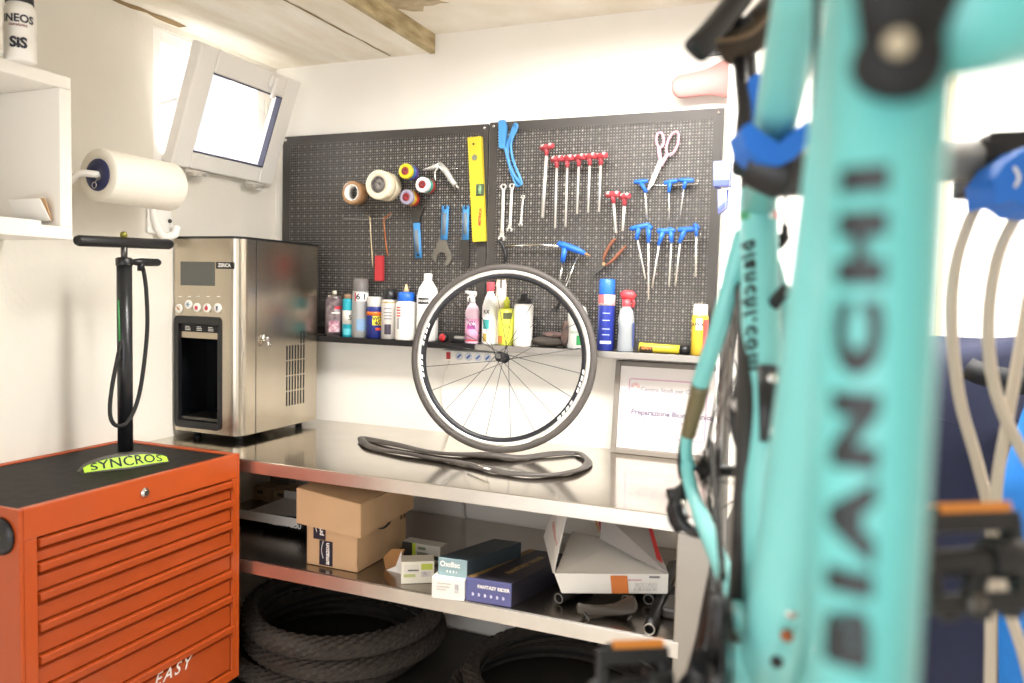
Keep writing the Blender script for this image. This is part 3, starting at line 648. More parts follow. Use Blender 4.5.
# ---- combination wrenches
def spanner(label, top, bot, w, open_=True):
    t = thing('combination_wrench', label, 'wrench', q(*top, .012), 'wrenches at the left edge of the right pegboard')
    a, b2 = q(*top, .014), q(*bot, .014); ww = w * S
    mb = MB().tube([a + (b2 - a) * .05, a + (b2 - a) * .12, a + (b2 - a) * .9, b2], [ww * .7, ww * .55, ww * .6, ww * .8], 10, flat=.45, up=Y)
    mb.lathe([(ww * .55, -.003), (ww * 1.05, -.003), (ww * 1.05, .004), (ww * .55, .004)], a, (0, 1, 0), 18, closed=True)
    d = (b2 - a).normalized(); s_ = V((d.z, 0, -d.x))
    mb.prism([(-.9, -.2), (-.5, .3), (-1.2, 1.1), (-1.0, 2.0), (-.45, 2.1), (-.5, 1.2), (.1, .9), (.5, 1.2), (.6, 2.0), (1.1, 1.8), (1.2, 1.0), (.5, .3), (.9, -.2)], b2 - Y * .004, s_ * ww, d * ww, Y * .007)
    mb.build('wrench', m_shaft, t); return t
spanner('longest combination wrench at the left edge of the right pegboard', (503.5, 187), (502, 234), 3.2)
spanner('second combination wrench just right of the longest one', (512, 186), (510, 226), 2.8)
spanner('small thin combination wrench under the blue strap', (523, 197), (521, 222), 2.0)
t = thing('black_hook_tool', 'black curved tool hanging just above the wheel', 'bicycle tool', q(503, 250, .02))
MB().tube(smooth_path(qs([(499, 240), (503, 246), (505.5, 256), (503, 268)], .02), 6), [.006] * 6 + [.0075] * 8 + [.005] * 5, 10).build('arm', m_black, t)
# ---- T-handle keys
def tkey(name, label, group, top, bot, col, hl, ang, yoff=.045, tip=None, r=.0102, neck=6, sr=.0028):
    "handle axis turned 'ang' from the wall; shaft straight down from its middle"
    c = q(*top, yoff); e = q(*bot, yoff - .005)
    t = thing(name, label, 'hex key', c, group)
    h = V((math.cos(ang), -math.sin(ang), 0)) * hl
    o = MB().tube([c - h, c - h * .93, c - h * .3, c + h * .3, c + h * .93, c + h], [r * .6, r, r * 1.12, r * 1.12, r, r * .6], 12).build('handle', col, t)
    if tip:
        for s_ in (-1, 1): MB().tube([c + h * (s_ * .45) + Z * r * .55 - Y * r * .6, c + h * (s_ * .8) + Z * r * .35 - Y * r * .6], r * .62, 8).build('grip_inlay', tip, o)
    d = (e - c).normalized()
    MB().tube([c, c + d * neck * S * 1.4], [r * .95, r * .72], 12).build('neck', col, t)
    MB().tube([c + d * neck * S, e], sr * 1.35, 8).build('shaft', m_shaft, t)
    return t
m_redh = mat('red T handle', '#a53a42', .38); m_pale = mat('pale grip inlay', '#e6cfc8', .5)
g = 'red T-handle keys on the right pegboard'
tkey('hex_key', 'single tall red T-handle key left of the row of five', g, (547, 147), (542.5, 218), m_redh, .034, .55, tip=m_pale, sr=.0052)
for i, (x, y, yb2) in enumerate(((556, 158.5, 228), (566.5, 158, 227), (578, 157, 214), (589, 156, 212.5), (600, 155.5, 212))):
    tkey('hex_key', ['first red T-handle key from the left in the row of five', 'second red T-handle key from the left in the row of five', 'middle red T-handle key in the row of five', 'fourth red T-handle key from the left in the row of five', 'fifth red T-handle key, at the right end of the row'][i], g, (x + 1, y + .5), (x - 1, yb2), m_redh, .028, .5, tip=m_pale, sr=.0034)
t = thing('hook_rail', 'wire rail holding the row of five red T-handle keys', 'hook', q(580, 168, .004))
MB().tube(qs([(548, 166), (560, 168.5), (580, 168), (603, 167), (604, 160)], .008), .0016, 6).build('wire', m_chrome, t)
tkey('hex_key', 'red T-handle key on the left below the row of five', g, (613, 194.5), (616, 233), m_redh, .028, .3, tip=m_pale, yoff=.04, sr=.004)
tkey('hex_key', 'short red T-handle key beside the scissors on the right', g, (625, 196.5), (622.5, 231), m_redh, .024, .7, tip=m_pale, yoff=.055, sr=.004)
g = 'blue T-handle keys on the right pegboard'
def bkey(label, grip_a, grip_b, nk, bot, r=.0092, sr=.0026, yoff=.035):
    "pistol-shaped blue handle: grip from a to b, neck down to nk, steel shaft to bot, bit out of the grip end"
    a, b2, n_, e = q(*grip_a, yoff), q(*grip_b, yoff), q(*nk, yoff), q(*bot, yoff - .01)
    t = thing('hex_key', label, 'hex key', a, g)
    d = (b2 - a); j_ = a + d * .45
    hb = MB().tube([a, a + d * .1, a + d * .5, a + d * .9, b2], [r * .6, r * .95, r * 1.1, r, r * .6], 12); hb.tube([j_, n_ + (n_ - j_) * .3], [r * 1.05, r * .75], 12)
    hb.build('handle', m_blue, t)
    MB().tube([n_, e], sr * 1.35, 8).build('shaft', m_shaft, t); return t
t = thing('hook_rail', 'wire rail carrying the upper three blue keys', 'hook', q(665, 185, .004)); MB().tube(qs([(633, 183), (645, 185), (665, 185.5), (698, 184), (699, 176)], .006), .0016, 6).build('wire', m_chrome, t)
t = thing('hook_rail', 'wire rail carrying the lower row of blue keys', 'hook', q(665, 241, .004)); MB().tube(qs([(634, 240), (650, 241), (670, 241), (700, 240), (701.5, 228)], .006), .0016, 6).build('wire', m_chrome, t)
bkey('blue T-handle key left of the scissors blades', (634, 182), (648, 181), (645, 190), (647, 220), yoff=.03, r=.0075)
bkey('middle one of the upper three blue keys', (664, 183), (678, 180.5), (669, 190), (669, 221), yoff=.03, r=.0075, sr=.0018)
bkey('right one of the upper three blue keys', (679, 180), (694, 180.5), (684, 187), (680, 217), yoff=.035, r=.0075, sr=.0016)
for l, *k in (('leftmost of the lower row of blue keys, slanting right', (630, 229), (650, 224.5), (637, 237), (645.5, 279)), ('second blue key of the lower row, longest shaft', (646, 225), (652, 229), (648.5, 239), (648.5, 300)),
              ('third blue key of the lower row, slanting left', (657, 231), (671, 231), (659.5, 242), (652, 288)), ('fourth blue key of the lower row, straight shaft', (668, 229), (675, 232), (671.5, 240), (669, 287)),
              ('fifth blue key of the lower row, slanting left', (678, 230), (694, 229), (680.5, 240), (675, 287))): bkey(l, *k, yoff=.04, r=.0088)
bkey('small blue key at the right end of the lower row', (694, 224), (699, 229), (696.5, 234), (695.5, 277), yoff=.05, r=.007)
# torque wrench bar and blue key above the wheel
t = thing('torque_wrench', 'long steel bar with a blue pistol handle above the wheel', 'torque wrench', q(570, 250, .03))
MB().tube(qs([(505, 246.5), (540, 244.5), (561, 246.5)], .03), [.0042, .0042, .005], 10).build('bar', m_chrome, t)
b = MB().tube(qs([(558, 243), (563, 245), (577, 250), (585, 253.5)], .03), [.008, .0125, .0125, .008], 12); b.tube(qs([(565, 248), (562.5, 262)], .03), [.011, .0095], 12); b.build('handle', m_blue, t)
MB().tube(qs([(584, 253), (590, 256)], .03), [.005, .0035], 10).build('tip', m_brown, t)
MB().tube(qs([(563, 260), (557, 300)], .03), .0032, 8).build('shaft', m_chrome, t)
t = thing('steel_pin', 'two slim steel rods hanging behind the rim of the wheel', 'rod', q(575, 265, .012))
MB().tube(qs([(577, 257), (565, 290), (553, 311)], .016), .003, 8).build('rod', m_chrome, t); MB().tube(qs([(570, 268), (556, 312)], .012), .003, 8).build('rod', m_dsteel, t)
# pliers
t = thing('pliers', 'open pliers with brown grips hanging head down above the aerosols', 'pliers', q(607, 260, .02))
m_br = mat('brown grip', '#7d4a33', .55)
MB().tube(smooth_path(qs([(603, 262), (606, 252), (613, 241), (616, 239.5)], .02), 5), [.0035] * 3 + [.006] * 8 + [.0045] * 5, 10).build('handle', m_br, t)
MB().tube(smooth_path(qs([(606, 266), (614, 259), (622, 250), (626, 246)], .02), 5), [.0035] * 3 + [.006] * 8 + [.0045] * 5, 10).build('handle', m_br, t)
slab([(602, 260), (606, 261), (608, 266), (604, 269), (595, 276), (593.5, 276.5), (600, 266)], .014, .009).build('jaws', m_dsteel, t, .0012)
MB().lathe([(.007, 0), (.006, .004)], q(604, 264, .024), (0, -1, 0), 14).build('pivot', m_brown, t)
# scissors
t = thing('scissors', 'pink-handled scissors hanging slanted at the right pegboard', 'scissors', q(662, 155, .012))
m_pink = mat('pale pink plastic', '#d9a2b2', .45)
def ell(cx, cy, ax_, by, rot, n=18): return [(cx + ax_ * math.cos(a) * math.cos(rot) - by * math.sin(a) * math.sin(rot), cy + ax_ * math.cos(a) * math.sin(rot) + by * math.sin(a) * math.cos(rot)) for a in [2 * PI * i / n for i in range(n)]]
b = MB().tube(qs(ell(660, 140, 3.8, 7.5, -.05), .014), .0048, 8, closed=True); b.tube(smooth_path(qs([(659, 147), (659.5, 155), (662, 163)], .014), 5), .007, 10, flat=.5, up=Y); b.build('handle', m_pink, t)
b = MB().tube(qs(ell(672.5, 143.5, 5.2, 12.2, .33), .018), .0048, 8, closed=True); b.tube(smooth_path(qs([(668, 153), (664.5, 159), (660.5, 166)], .018), 5), .007, 10, flat=.5, up=Y); b.build('handle', m_pink, t)
for pts, o_ in (([(660, 160), (664.5, 162), (656, 181), (649.5, 191), (648, 190)], .012), ([(659, 162), (663, 163), (655, 184), (650, 190), (649, 187)], .015)):
    slab(pts, o_, .0025).build('blade', mat('pale blade', '#e6d6cf', .3, .5), t, .0004)
MB().lathe([(.004, 0), (.003, .002)], q(662.5, 163, .018), (0, -1, 0), 12).build('pivot', m_chrome, t)
# clear lilac plastic holders at the right edge
for l, c4 in (('upper clear bluish plastic holder at the right pegboard edge', [(715, 163), (731, 162), (731, 187), (715, 188)]), ('lower clear bluish plastic holder at the right pegboard edge', [(719, 191), (728, 190), (727, 208), (719.5, 215)])):
    pts = [P(x, y, 1, -.19) for x, y in c4]; t = thing('plastic_holder', l, 'holder', pts[3], 'clear plastic holders')
    m_lil = mat('bluish translucent plastic', '#a9aed6', .15, alpha=.35)
    b = MB().prism([(p.x, p.z) for p in pts], (0, -.19, 0), X, Z, (0, -.003, 0)); b.prism([(p.x, p.z) for p in pts], (0, -.225, 0), X, Z, (0, -.003, 0)); b.build('panel', m_lil, t)
    MB().tube([p - Y * .0015 for p in pts], .0028, 6, closed=True).build('edge', mat('deep blue plastic', '#5560a8', .25), t)
    a = pts[3]; MB().hexa(a + V((0, -.04, 0)), pts[2] - a, V((0, .042, 0)), V((0, 0, .02))).build('tray', mat('deep blue plastic', '#5560a8', .25), t, .002)
# ================================================================ CANS AND BOTTLES ON THE LEDGES
YS = -.064
def bottle(name, label, cat, px, top_px, parts, r_px, y=YS, deco=None, group='cans and bottles on the ledges', base=None):
    c = P(px, 338, 1, y); c.z = ZSF + .0005; s_ = (c - CAM).dot(FWD) / FPX
    H = P(px, top_px, 1, y).z - c.z; r = r_px * s_
    t = thing(name, label, cat, c, group); a = math.atan2(CAM.y - c.y, CAM.x - c.x)
    for pn, m, prof in parts:
        MB().lathe([(max(.0006, rr * r), h * H) for rr, h in prof], seg=28).build(pn, m, t, local=True)
    if deco: deco(t, r, H, a)
    return t
def band(t, r, H, h0, h1, m, a=None, wid=None, k=1.012):
    "printed band or patch round a can"
    mb = MB()
    if a is None: mb.lathe([(r * k * .98, h0 * H), (r * k, h0 * H), (r * k, h1 * H), (r * k * .98, h1 * H)], seg=28, closed=True)
    else:
        n = 10; vs = []
        for i in range(n + 1):
            an = a - wid / 2 + wid * i / n; vs += [(r * k * math.cos(an), r * k * math.sin(an), h0 * H), (r * k * math.cos(an), r * k * math.sin(an), h1 * H)]
        mb.add(vs, [(2 * i, 2 * i + 2, 2 * i + 3, 2 * i + 1) for i in range(n)], 0, True)
    return mb.build('print', m, t, local=True)
def word(t, r, H, txt, size, h, a, m, k=1.02, bold=.0004, vert=False): text_mb(txt, size, cyl_fn(r * k, h * H, a, vert=vert), bold=bold, cut=r * .3).build('lettering', m, t, local=True)
C_ = lambda h, r=.35, **k: mat('print ' + h + str(k.get('metal', '')), h, r, **k)
can = lambda top: [(.92, 0), (1, .012), (1, top - .06), (.93, top - .02), (.72, top)]
def d1(t, r, H, a):
    band(t, r, H, .05, .82, C_('#4a3a3e', .3, second='#8e8084', scale=45)); band(t, r, H, .6, .66, C_('#c03540'), a + .5, .9, 1.02); band(t, r, H, .1, .34, C_('#d9c6cc', .4, second='#8e3a5c', scale=60), a, 1.3, 1.02); band(t, r, H, .5, .53, C_('#d8d4d0'), a + .2, 1, 1.02)
bottle('spray_can', 'dark patterned spray can with a beige nozzle, leftmost on the ledge', 'spray can', 334, 290.5, [('can_body', C_('#6e6668', .25, metal=.6), can(.9)), ('shoulder', m_chrome, [(.95, .84), (.9, .89), (.6, .92), (.3, .93)]), ('nozzle', C_('#e0d3bd'), [(.26, .92), (.26, .99), (.2, 1)])], 8.6, deco=d1)
def d2(t, r, H, a): band(t, r, H, .3, .62, C_('#d6d2cc')); band(t, r, H, .05, .2, C_('#5cc4cf'), a, 1.8, 1.02); word(t, r, H, 'S', .03, .45, a + .2, m_black)
bottle('spray_can', 'slim teal spray can second from the left', 'spray can', 348.5, 294, [('can_body', C_('#1fa3b4', .3), can(.9)), ('cap', C_('#9a7a60', .5), [(.8, .89), (.8, .98), (.6, 1)])], 6.3, y=-.062, deco=d2)
def d3(t, r, H, a): band(t, r, H, .62, .76, m_paper, a + .25, 1.5, 1.015); word(t, r, H, '6 1', .034, .69, a + .1, m_navy, 1.03, .001); band(t, r, H, .12, .32, C_('#7f9fc0'), a + .1, 1.1, 1.02); band(t, r, H, .62, .76, C_('#b83238'), a - .62, .14, 1.02)
bottle('spray_can', 'tall grey spray can with a dark grey cap', 'spray can', 360, 278.5, [('can_body', C_('#a9a9a8', .35, metal=.3), can(.8)), ('cap', C_('#6f6a69', .4), [(.88, .77), (.9, .79), (.86, .99), (.6, 1)])], 8.4, deco=d3)
def d4(t, r, H, a):
    band(t, r, H, .55, .64, C_('#d86a1c')); band(t, r, H, .32, .54, C_('#f0d430'), a + .3, 1.15, 1.015); word(t, r, H, 'WD', .022, .47, a + .3, m_navy, 1.03, .0008); word(t, r, H, '40', .022, .37, a + .3, m_navy, 1.03, .0008); band(t, r, H, .2, .26, C_('#c8452c'), a + .45, .7, 1.02)
bottle('spray_can', 'blue and yellow spray can with a clear cap', 'spray can', 374.5, 296.5, [('can_body', C_('#232f78', .3), can(.78)), ('cap', mat('frosted clear cap', '#d9d6d2', .2, alpha=.8), [(.9, .7), (.93, .72), (.93, .97), (.85, 1)])], 8.4, deco=d4)
def d5(t, r, H, a): band(t, r, H, .1, .3, C_('#3a3240'), a - .2, .8, 1.02); band(t, r, H, .08, .25, C_('#d99a52'), a + 1.0, .5, 1.02); [band(t, r, H, z, z + .02, C_('#77717a'), a - .2, .9, 1.02) for z in (.4, .46, .52, .6)]; band(t, r, H, .72, .75, C_('#b8a070'))
bottle('spray_can', 'silver spray can with a black cap', 'spray can', 389, 289, [('can_body', C_('#d3cec8', .3, metal=.3), can(.8)), ('cap', m_black, [(.75, .76), (.82, .78), (.8, .99), (.6, 1)])], 8.2, deco=d5)
def d6(t, r, H, a): [band(t, r, H, z, z + .025, C_('#c24a42'), a - .75, .5, 1.02) for z in (.42, .47, .52, .57)]; band(t, r, H, .2, .4, C_('#a8a4a6'), a - .8, .3, 1.02)
bottle('glue_bottle', 'white glue bottle with a blue cap and thin nozzle', 'bottle', 405.5, 284, [('bottle_body', C_('#f0ede7', .4), [(.95, 0), (1, .02), (1, .6), (.93, .67), (.7, .7)]), ('cap', m_blue, [(.74, .69), (.8, .7), (.8, .84), (.5, .86)]), ('nozzle', C_('#d8b98c'), [(.3, .85), (.2, .92), (.08, 1)])], 10.5, deco=d6)
def d7(t, r, H, a): band(t, r, H, .55, .63, C_('#5a1f2c'), a + .7, .6, 1.02); band(t, r, H, .55, .64, C_('#26262a'), a - .45, 1.1, 1.02); word(t, r, H, 'SENOOFF', .012, .595, a - .45, m_paper, 1.035)
bottle('bottle', 'big white bottle with a narrow neck and dark label band', 'bottle', 427, 273.5, [('bottle_body', C_('#f3f1ec', .35), [(.95, 0), (1, .02), (1, .66), (.85, .78), (.45, .88), (.36, .9), (.36, .93)]), ('cap', C_('#f3f1ec', .35), [(.38, .91), (.4, .92), (.4, .99), (.36, 1)])], 10.8, deco=d7)
# small red rear light and clamp
c = P(444, 337, 1, -.075); t = thing('bike_light', 'small round red rear light lying on the ledge behind the wheel', 'bike light', (c.x, -.075, ZSF))
MB().lathe([(.015, .0), (.018, .004), (.018, .016), (.015, .02)], V((c.x, -.09, ZSF + .0185)), (.25, 1, 0), 22).build('housing', m_black, t)
MB().lathe([(.004, -.004), (.0145, -.003), (.015, .002)], V((c.x, -.09, ZSF + .0185)), (.25, 1, 0), 22).build('lens', mat('red lens', '#d8323c', .2), t)
c = P(460, 337, 1, -.06); t = thing('light_bracket', 'small black and grey bracket lying right of the red rear light', 'bracket', (c.x, -.06, ZSF))
MB().box(c.x - .03, c.x + .03, -.075, -.045, ZSF, ZSF + .014).build('base', m_black, t, .003); MB().box(c.x - .022, c.x + .03, -.072, -.048, ZSF + .0142, ZSF + .026).build('clip', mat('grey clip', '#a9a5a0', .4), t, .004)
# right ledge
def d8(t, r, H, a): band(t, r, H, .06, .62, C_('#e9a9c9', .35)); band(t, r, H, .36, .56, C_('#b04a9a'), a - .2, 1.1, 1.02); band(t, r, H, .06, .1, C_('#c2404a'), a, 2, 1.02); word(t, r, H, 'Pink', .022, .5, a - .2, m_paper, 1.03)
t = bottle('spray_bottle', 'pink spray bottle with a white trigger seen through the spokes', 'bottle', 472, 303, [('bottle_body', C_('#f0cfe0', .25), [(.94, 0), (1, .02), (1, .8), (.8, .9), (.45, .97), (.4, 1)])], 7.2, deco=d8)
b = MB(); s_ = .0034; b.tube([(0, 0, .155), (0, 0, .185)], .010, 12); b.tube([(.012, .0, .188), (-.005, -.0, .19), (-.03, 0, .196)], [.011, .010, .006], 10); b.tube([(-.012, 0, .182), (-.022, 0, .17), (-.02, 0, .158)], .0035, 8); b.build('trigger_head', C_('#eeeae6', .4), t, local=True)
def d9(t, r, H, a): band(t, r, H, .25, .4, C_('#3a9c98'), a - .55, .9, 1.02); band(t, r, H, .05, .18, C_('#b8a04a'), a - .7, .6, 1.02); word(t, r, H, 'RX', .02, .52, a - .5, m_black, 1.03)
bottle('bottle', 'white bottle with a pinkish red cap behind the spokes', 'bottle', 489.5, 282, [('bottle_body', C_('#f1efea', .35), [(.95, 0), (1, .02), (1, .6), (.7, .75), (.42, .82), (.42, .86)]), ('cap', C_('#d8505a', .4), [(.46, .85), (.5, .86), (.5, .98), (.44, 1)])], 7.8, deco=d9)
bottle('bottle', 'pale beige slim bottle standing behind the yellow-green one', 'bottle', 500, 280, [('bottle_body', C_('#eadbc8', .45), [(.95, 0), (1, .02), (1, .92), (.9, .97)]), ('cap', C_('#e3cdb4', .45), [(.92, .965), (.92, .99), (.8, 1)])], 5.4, y=-.045)
def d10(t, r, H, a): band(t, r, H, .55, .68, C_('#4d5230'), a + .1, 1.0, 1.02); band(t, r, H, .05, .2, C_('#c07a3a'), a - .8, .7, 1.02); word(t, r, H, 'SIL', .02, .4, a + .1, C_('#7a8230'), 1.03)
bottle('tube_bottle', 'yellow-green squeeze bottle just above the hub', 'bottle', 506, 297, [('bottle_body', C_('#cdd04a', .35), [(.8, 0), (.82, .02), (1, .3), (1, .74), (.8, .77)]), ('cap', C_('#c4c840', .35), [(.35, .76), (.36, .92), (.2, .95), (.18, 1)])], 8.6, y=-.07, deco=d10)
bottle('tub_bottle', 'white bottle with a black screw lid right of the hub', 'bottle', 523, 294, [('bottle_body', C_('#f2efe9', .35), [(.94, 0), (1, .02), (1, .76), (.95, .8), (.7, .82)]), ('cap', m_black, [(.66, .8), (.8, .81), (.8, .9), (.4, .92), (.36, 1)])], 9.6, y=-.07)
def d14(t, r, H, a): band(t, r, H, .1, .32, C_('#3a9a58'), a + .4, .9, 1.02); band(t, r, H, .36, .42, C_('#b8c4b0'), a, 1.4, 1.02)
bottle('bottle', 'white and green bottle behind the right side of the wheel rim', 'bottle', 577, 306, [('bottle_body', C_('#eceae4', .35), [(.95, 0), (1, .02), (1, .82), (.8, .95), (.6, 1)])], 10, y=-.045, deco=d14)
def d15(t, r, H, a): band(t, r, H, .63, .78, C_('#e8cfd0')); band(t, r, H, .66, .78, C_('#d86a6c'), a - .8, 1.0, 1.02); [band(t, r, H, z, z + .012, C_('#aab4d8'), a, .9, 1.02) for z in (.22, .3, .42, .52)]; band(t, r, H, .1, .14, C_('#dfe2ee'), a, 1.4, 1.02)
bottle('spray_can', 'tall blue aerosol can right of the wheel', 'spray can', 605.5, 279, [('can_body', C_('#27358c', .3), can(.81)), ('cap', m_blue, [(.9, .78), (.94, .8), (.92, .985), (.8, 1)])], 8.4, y=-.065, deco=d15)
t = bottle('spray_bottle', 'clear spray bottle with a red trigger head', 'bottle', 625.5, 305, [('bottle_body', m_clear, [(.95, 0), (1, .03), (.86, .45), (.98, .7), (.8, .88), (.45, .98), (.42, 1)]), ('liquid', thin_glass('pale liquid', '#c3ccd6'), [(.85, .02), (.9, .05), (.8, .45), (.9, .6), (.0, .6)])], 8.4, y=-.065, deco=lambda t, r, H, a: band(t, r, H, .1, .62, C_('#4a5a9a', .4), a + 1.15, .5, 1.02))
b = MB(); b.tube([(0, 0, .142), (0, 0, .185)], [.014, .016], 14); b.tube([(-.02, 0, .196), (-.006, 0, .2), (.018, 0, .198), (.03, 0, .192)], [.012, .017, .016, .009], 12); b.tube([(.016, 0, .19), (.026, 0, .174), (.023, 0, .156)], .005, 8); b.build('trigger_head', C_('#d6434a', .38), t, local=True)
def d19(t, r, H, a): band(t, r, H, .04, .7, C_('#e0564e'), a + .95, 1.1, 1.02); band(t, r, H, .5, .72, C_('#f1eeea'), a - .1, .8, 1.025); word(t, r, H, 'APEX', .02, .6, a - .3, m_navy, 1.04)
bottle('spray_can', 'yellow and red spray can at the right end of the ledge', 'spray can', 699.5, 304, [('can_body', C_('#e0bb3c', .3), can(.8)), ('cap', C_('#efe6d4', .4), [(.86, .77), (.88, .79), (.86, .985), (.7, 1)])], 8.2, y=-.06, deco=d19)
# yellow tube lying on the ledge
a, b2 = P(640, 341, 1, -.06), P(680, 347, 1, -.06); a.z = ZSF + .016; b2.z = ZSF + .016
t = thing('paste_tube', 'yellow tube with a black cap lying on the ledge', 'tube', (a.x, -.06, ZSF))
d = b2 - a
MB().tube([a, a + d * .1, a + d * .5, b2], [.019, .018, .0165, .0155], 16).build('tube_body', m_yellow, t)
MB().tube([b2 + d * .01, b2 + d * .22], .016, 18).build('cap', m_black, t)
b = MB(); b.tube([a + d * .02 - Z * .002, a + d * .35 - Z * .002], [.0194, .0181], 16); b.build('print', C_('#3b3228'), t)
text_mb('SAN', .018, cyl_fn(.0, 0, 0) if False else plane_fn(a + d * .2 + V((0, -.0195, .003)), d, Z), bold=.0008).build('lettering', C_('#e07a2c'), t)
# crumpled gloves
t = thing('work_glove', 'crumpled dark work glove with a pinkish palm behind the spokes', 'glove', P(548, 340, 1, -.07))
rnd = random.Random(11); c = P(550, 338, 1, -.075); c.z = ZSF
def blobring(c, axes, n=14, seedv=0, k=.18):
    rs = []; m_ = 8
    for i in range(m_ + 1):
        th_ = max(.05, min(PI - .05, PI * i / m_)); rs.append([c + V((axes[0] * math.cos(th_), axes[1] * math.sin(th_) * math.cos(2 * PI * j / n) * (1 + k * math.sin(3 * j + i + seedv)), axes[2] * math.sin(th_) * math.sin(2 * PI * j / n) * (1 + k * math.cos(2 * j + 2 * i + seedv)))) for j in range(n)])
    return rs
b = MB(); b.rings(blobring(c + V((-.01, 0, .022)), (.062, .026, .021))); b.build('fingers', C_('#3f3731', .8), t, sub=1)
b = MB(); b.rings(blobring(c + V((.055, .01, .055)), (.018, .02, .05), seedv=2)); b.build('cuff', C_('#8a7068', .8, second='#3a302c', scale=30), t, sub=1)
b = MB(); b.rings(blobring(c + V((.01, .0, .05)), (.04, .02, .012), seedv=4)); b.build('palm', C_('#8a6e68', .8, second='#4a3c38', scale=40), t, sub=1)
c = P(541, 340, 1, -.05); t = thing('dark_jar', 'small dark jar lid standing behind the glove', 'jar', (P(567, 338, 1, -.05).x, -.05, ZSF)); 
MB().lathe([(.014, 0), (.015, .002), (.015, .03), (.012, .034)], seg=20).build('jar_body', C_('#2e3a30', .4), t, local=True)
# power strip on the wall under the ledge
a, b2 = P(442, 355, 1, -.03), P(492, 357, 1, -.03)
t = thing('power_strip', 'white power strip with a red switch on the wall under the ledge', 'power strip', ((a.x + b2.x) / 2, -.02, a.z))
hz = .021
MB().box(a.x, b2.x, -.034, -.002, a.z - hz, a.z + hz).build('strip_body', C_('#f2efe9', .4), t, .004)
c = P(448.5, 355.5, 1, -.035); MB().box(c.x - .009, c.x + .009, -.038, -.034, c.z - .014, c.z + .014).build('switch', m_red, t, .002)
for px in (459, 468.5, 478, 487.5):
    c = P(px, 356, 1, -.035); so_ = MB().lathe([(.0165, 0), (.0165, .002), (.013, .001), (.001, .001)], V((c.x, -.0335, a.z)), (0, -1, 0), 20).build('socket', C_('#d9dbe0', .4), t)
    cv = MB(); cv.obox(V((c.x, -.0352, a.z)), (V((.7, 0, .7)), V((-.7, 0, .7)), Y), (.010, .0035, .0006)); cv.build('socket_cover', C_('#3c68b0', .4), so_)
t = tag(MB().tube(smooth_path([V((a.x + .02, -.006, a.z - .02)), V((a.x - .01, -.006, a.z - .15)), V((a.x + .02, -.006, a.z - .27)), V((a.x + .035, -.008, ZB + .003))], 8), .0035, 8).build('power_cable', C_('#e4dfd6', .5)), 'thin white cable running down the wall from the power strip', 'cable')
# ================================================================ FRONT WHEEL leaning on the ledge
yaw, lean = math.radians(11), math.radians(8); R0 = .3355
c = P(502, 453.5, 2, ZB); upv = V((-math.sin(yaw) * math.sin(lean), math.cos(yaw) * math.sin(lean), math.cos(lean)))
wc = c + upv * R0 + V((-.018, 0, 0))
wt = thing('bicycle_wheel', 'road bike front wheel with a black tyre standing on the workbench', 'wheel', wc)
wt.rotation_euler = Euler((-lean, 0, yaw), 'XYZ')
def wheel_parts(root, R0, tw, rimh, nsp, m_tyre, m_rimb, hubw, hubr, track=True, sub=True, silver=True, knob=False):
    kw = dict(local=True)
    def torus(rc, a, b, seg=72, n=14, kn=0):
        mb = MB(); rs = []
        for i in range(seg):
            t = 2 * PI * i / seg; ring = []
            for j in range(n):
                u = 2 * PI * j / n; k = 1 + (kn if (j % 2 == i % 2 and math.cos(u) > .2) else 0)
                rr = rc + a * math.cos(u) * k; ring.append(V((rr * math.cos(t), b * math.sin(u) * k, rr * math.sin(t))))
            rs.append(ring)
        return mb.rings(rs, closed=True)
    torus(R0 - tw * .5, tw * .5, tw * .5, kn=.1 if knob else 0, seg=140 if knob else 72).build('tyre', m_tyre, root, **kw)
    rt = R0 - tw * .85; w2 = tw * .42
    rm = MB(); rm.lathe([(rt, -w2), (rt, w2), (rt - rimh, w2 * .9), (rt - rimh - .004, w2 * .4), (rt - rimh - .004, -w2 * .4), (rt - rimh, -w2 * .9)], axis=(0, 1, 0), seg=72, closed=True); ro = rm.build('rim', m_rimb, root, **kw)
    if silver:
        for s_ in (-1, 1):
            MB().lathe([(rt, s_ * (w2 + .0006)), (rt - rimh * .55, s_ * (w2 * .955 + .0008)), (rt - rimh * .55, s_ * w2 * .8), (rt, s_ * w2 * .8)], axis=(0, 1, 0), seg=72, closed=True).build('brake_track', mat('machined brake track', '#dcd9d4', .3, .75), ro, **kw)
    hb = MB().lathe([(hubr * .8, -hubw), (hubr * .8, -hubw * .93), (hubr * 1.5, -hubw * .9), (hubr * 1.5, -hubw * .8), (hubr * .8, -hubw * .7), (hubr * .7, 0), (hubr * .8, hubw * .7), (hubr * 1.5, hubw * .8), (hubr * 1.5, hubw * .9), (hubr * .8, hubw * .93), (hubr * .8, hubw)], axis=(0, 1, 0), seg=22)
    hb.tube([(0, -hubw * 1.25, 0), (0, hubw * 1.25, 0)], hubr * .35, 10); hb.build('hub', m_black, root, **kw)
    for i in range(nsp):
        a = 2 * PI * (i + .5) / nsp; s_ = 1 if i % 2 else -1; a2 = a + .9 * (1 if (i // 2) % 2 else -1) * (.35 if nsp < 20 else 1)
        MB().tube([(hubr * 1.4 * math.cos(a2), s_ * hubw * .85, hubr * 1.4 * math.sin(a2)), ((rt - rimh) * math.cos(a), 0, (rt - rimh) * math.sin(a))], .0011, 5).build('spoke', m_black, root, **kw)
    return rt, w2, ro
rt, w2, ro = wheel_parts(wt, R0, .028, .026, 20, mat('road tyre rubber', '#4a4440', .6, var=.1, scale=60), mat('black rim', '#26262a', .3, .4), .048, .012)
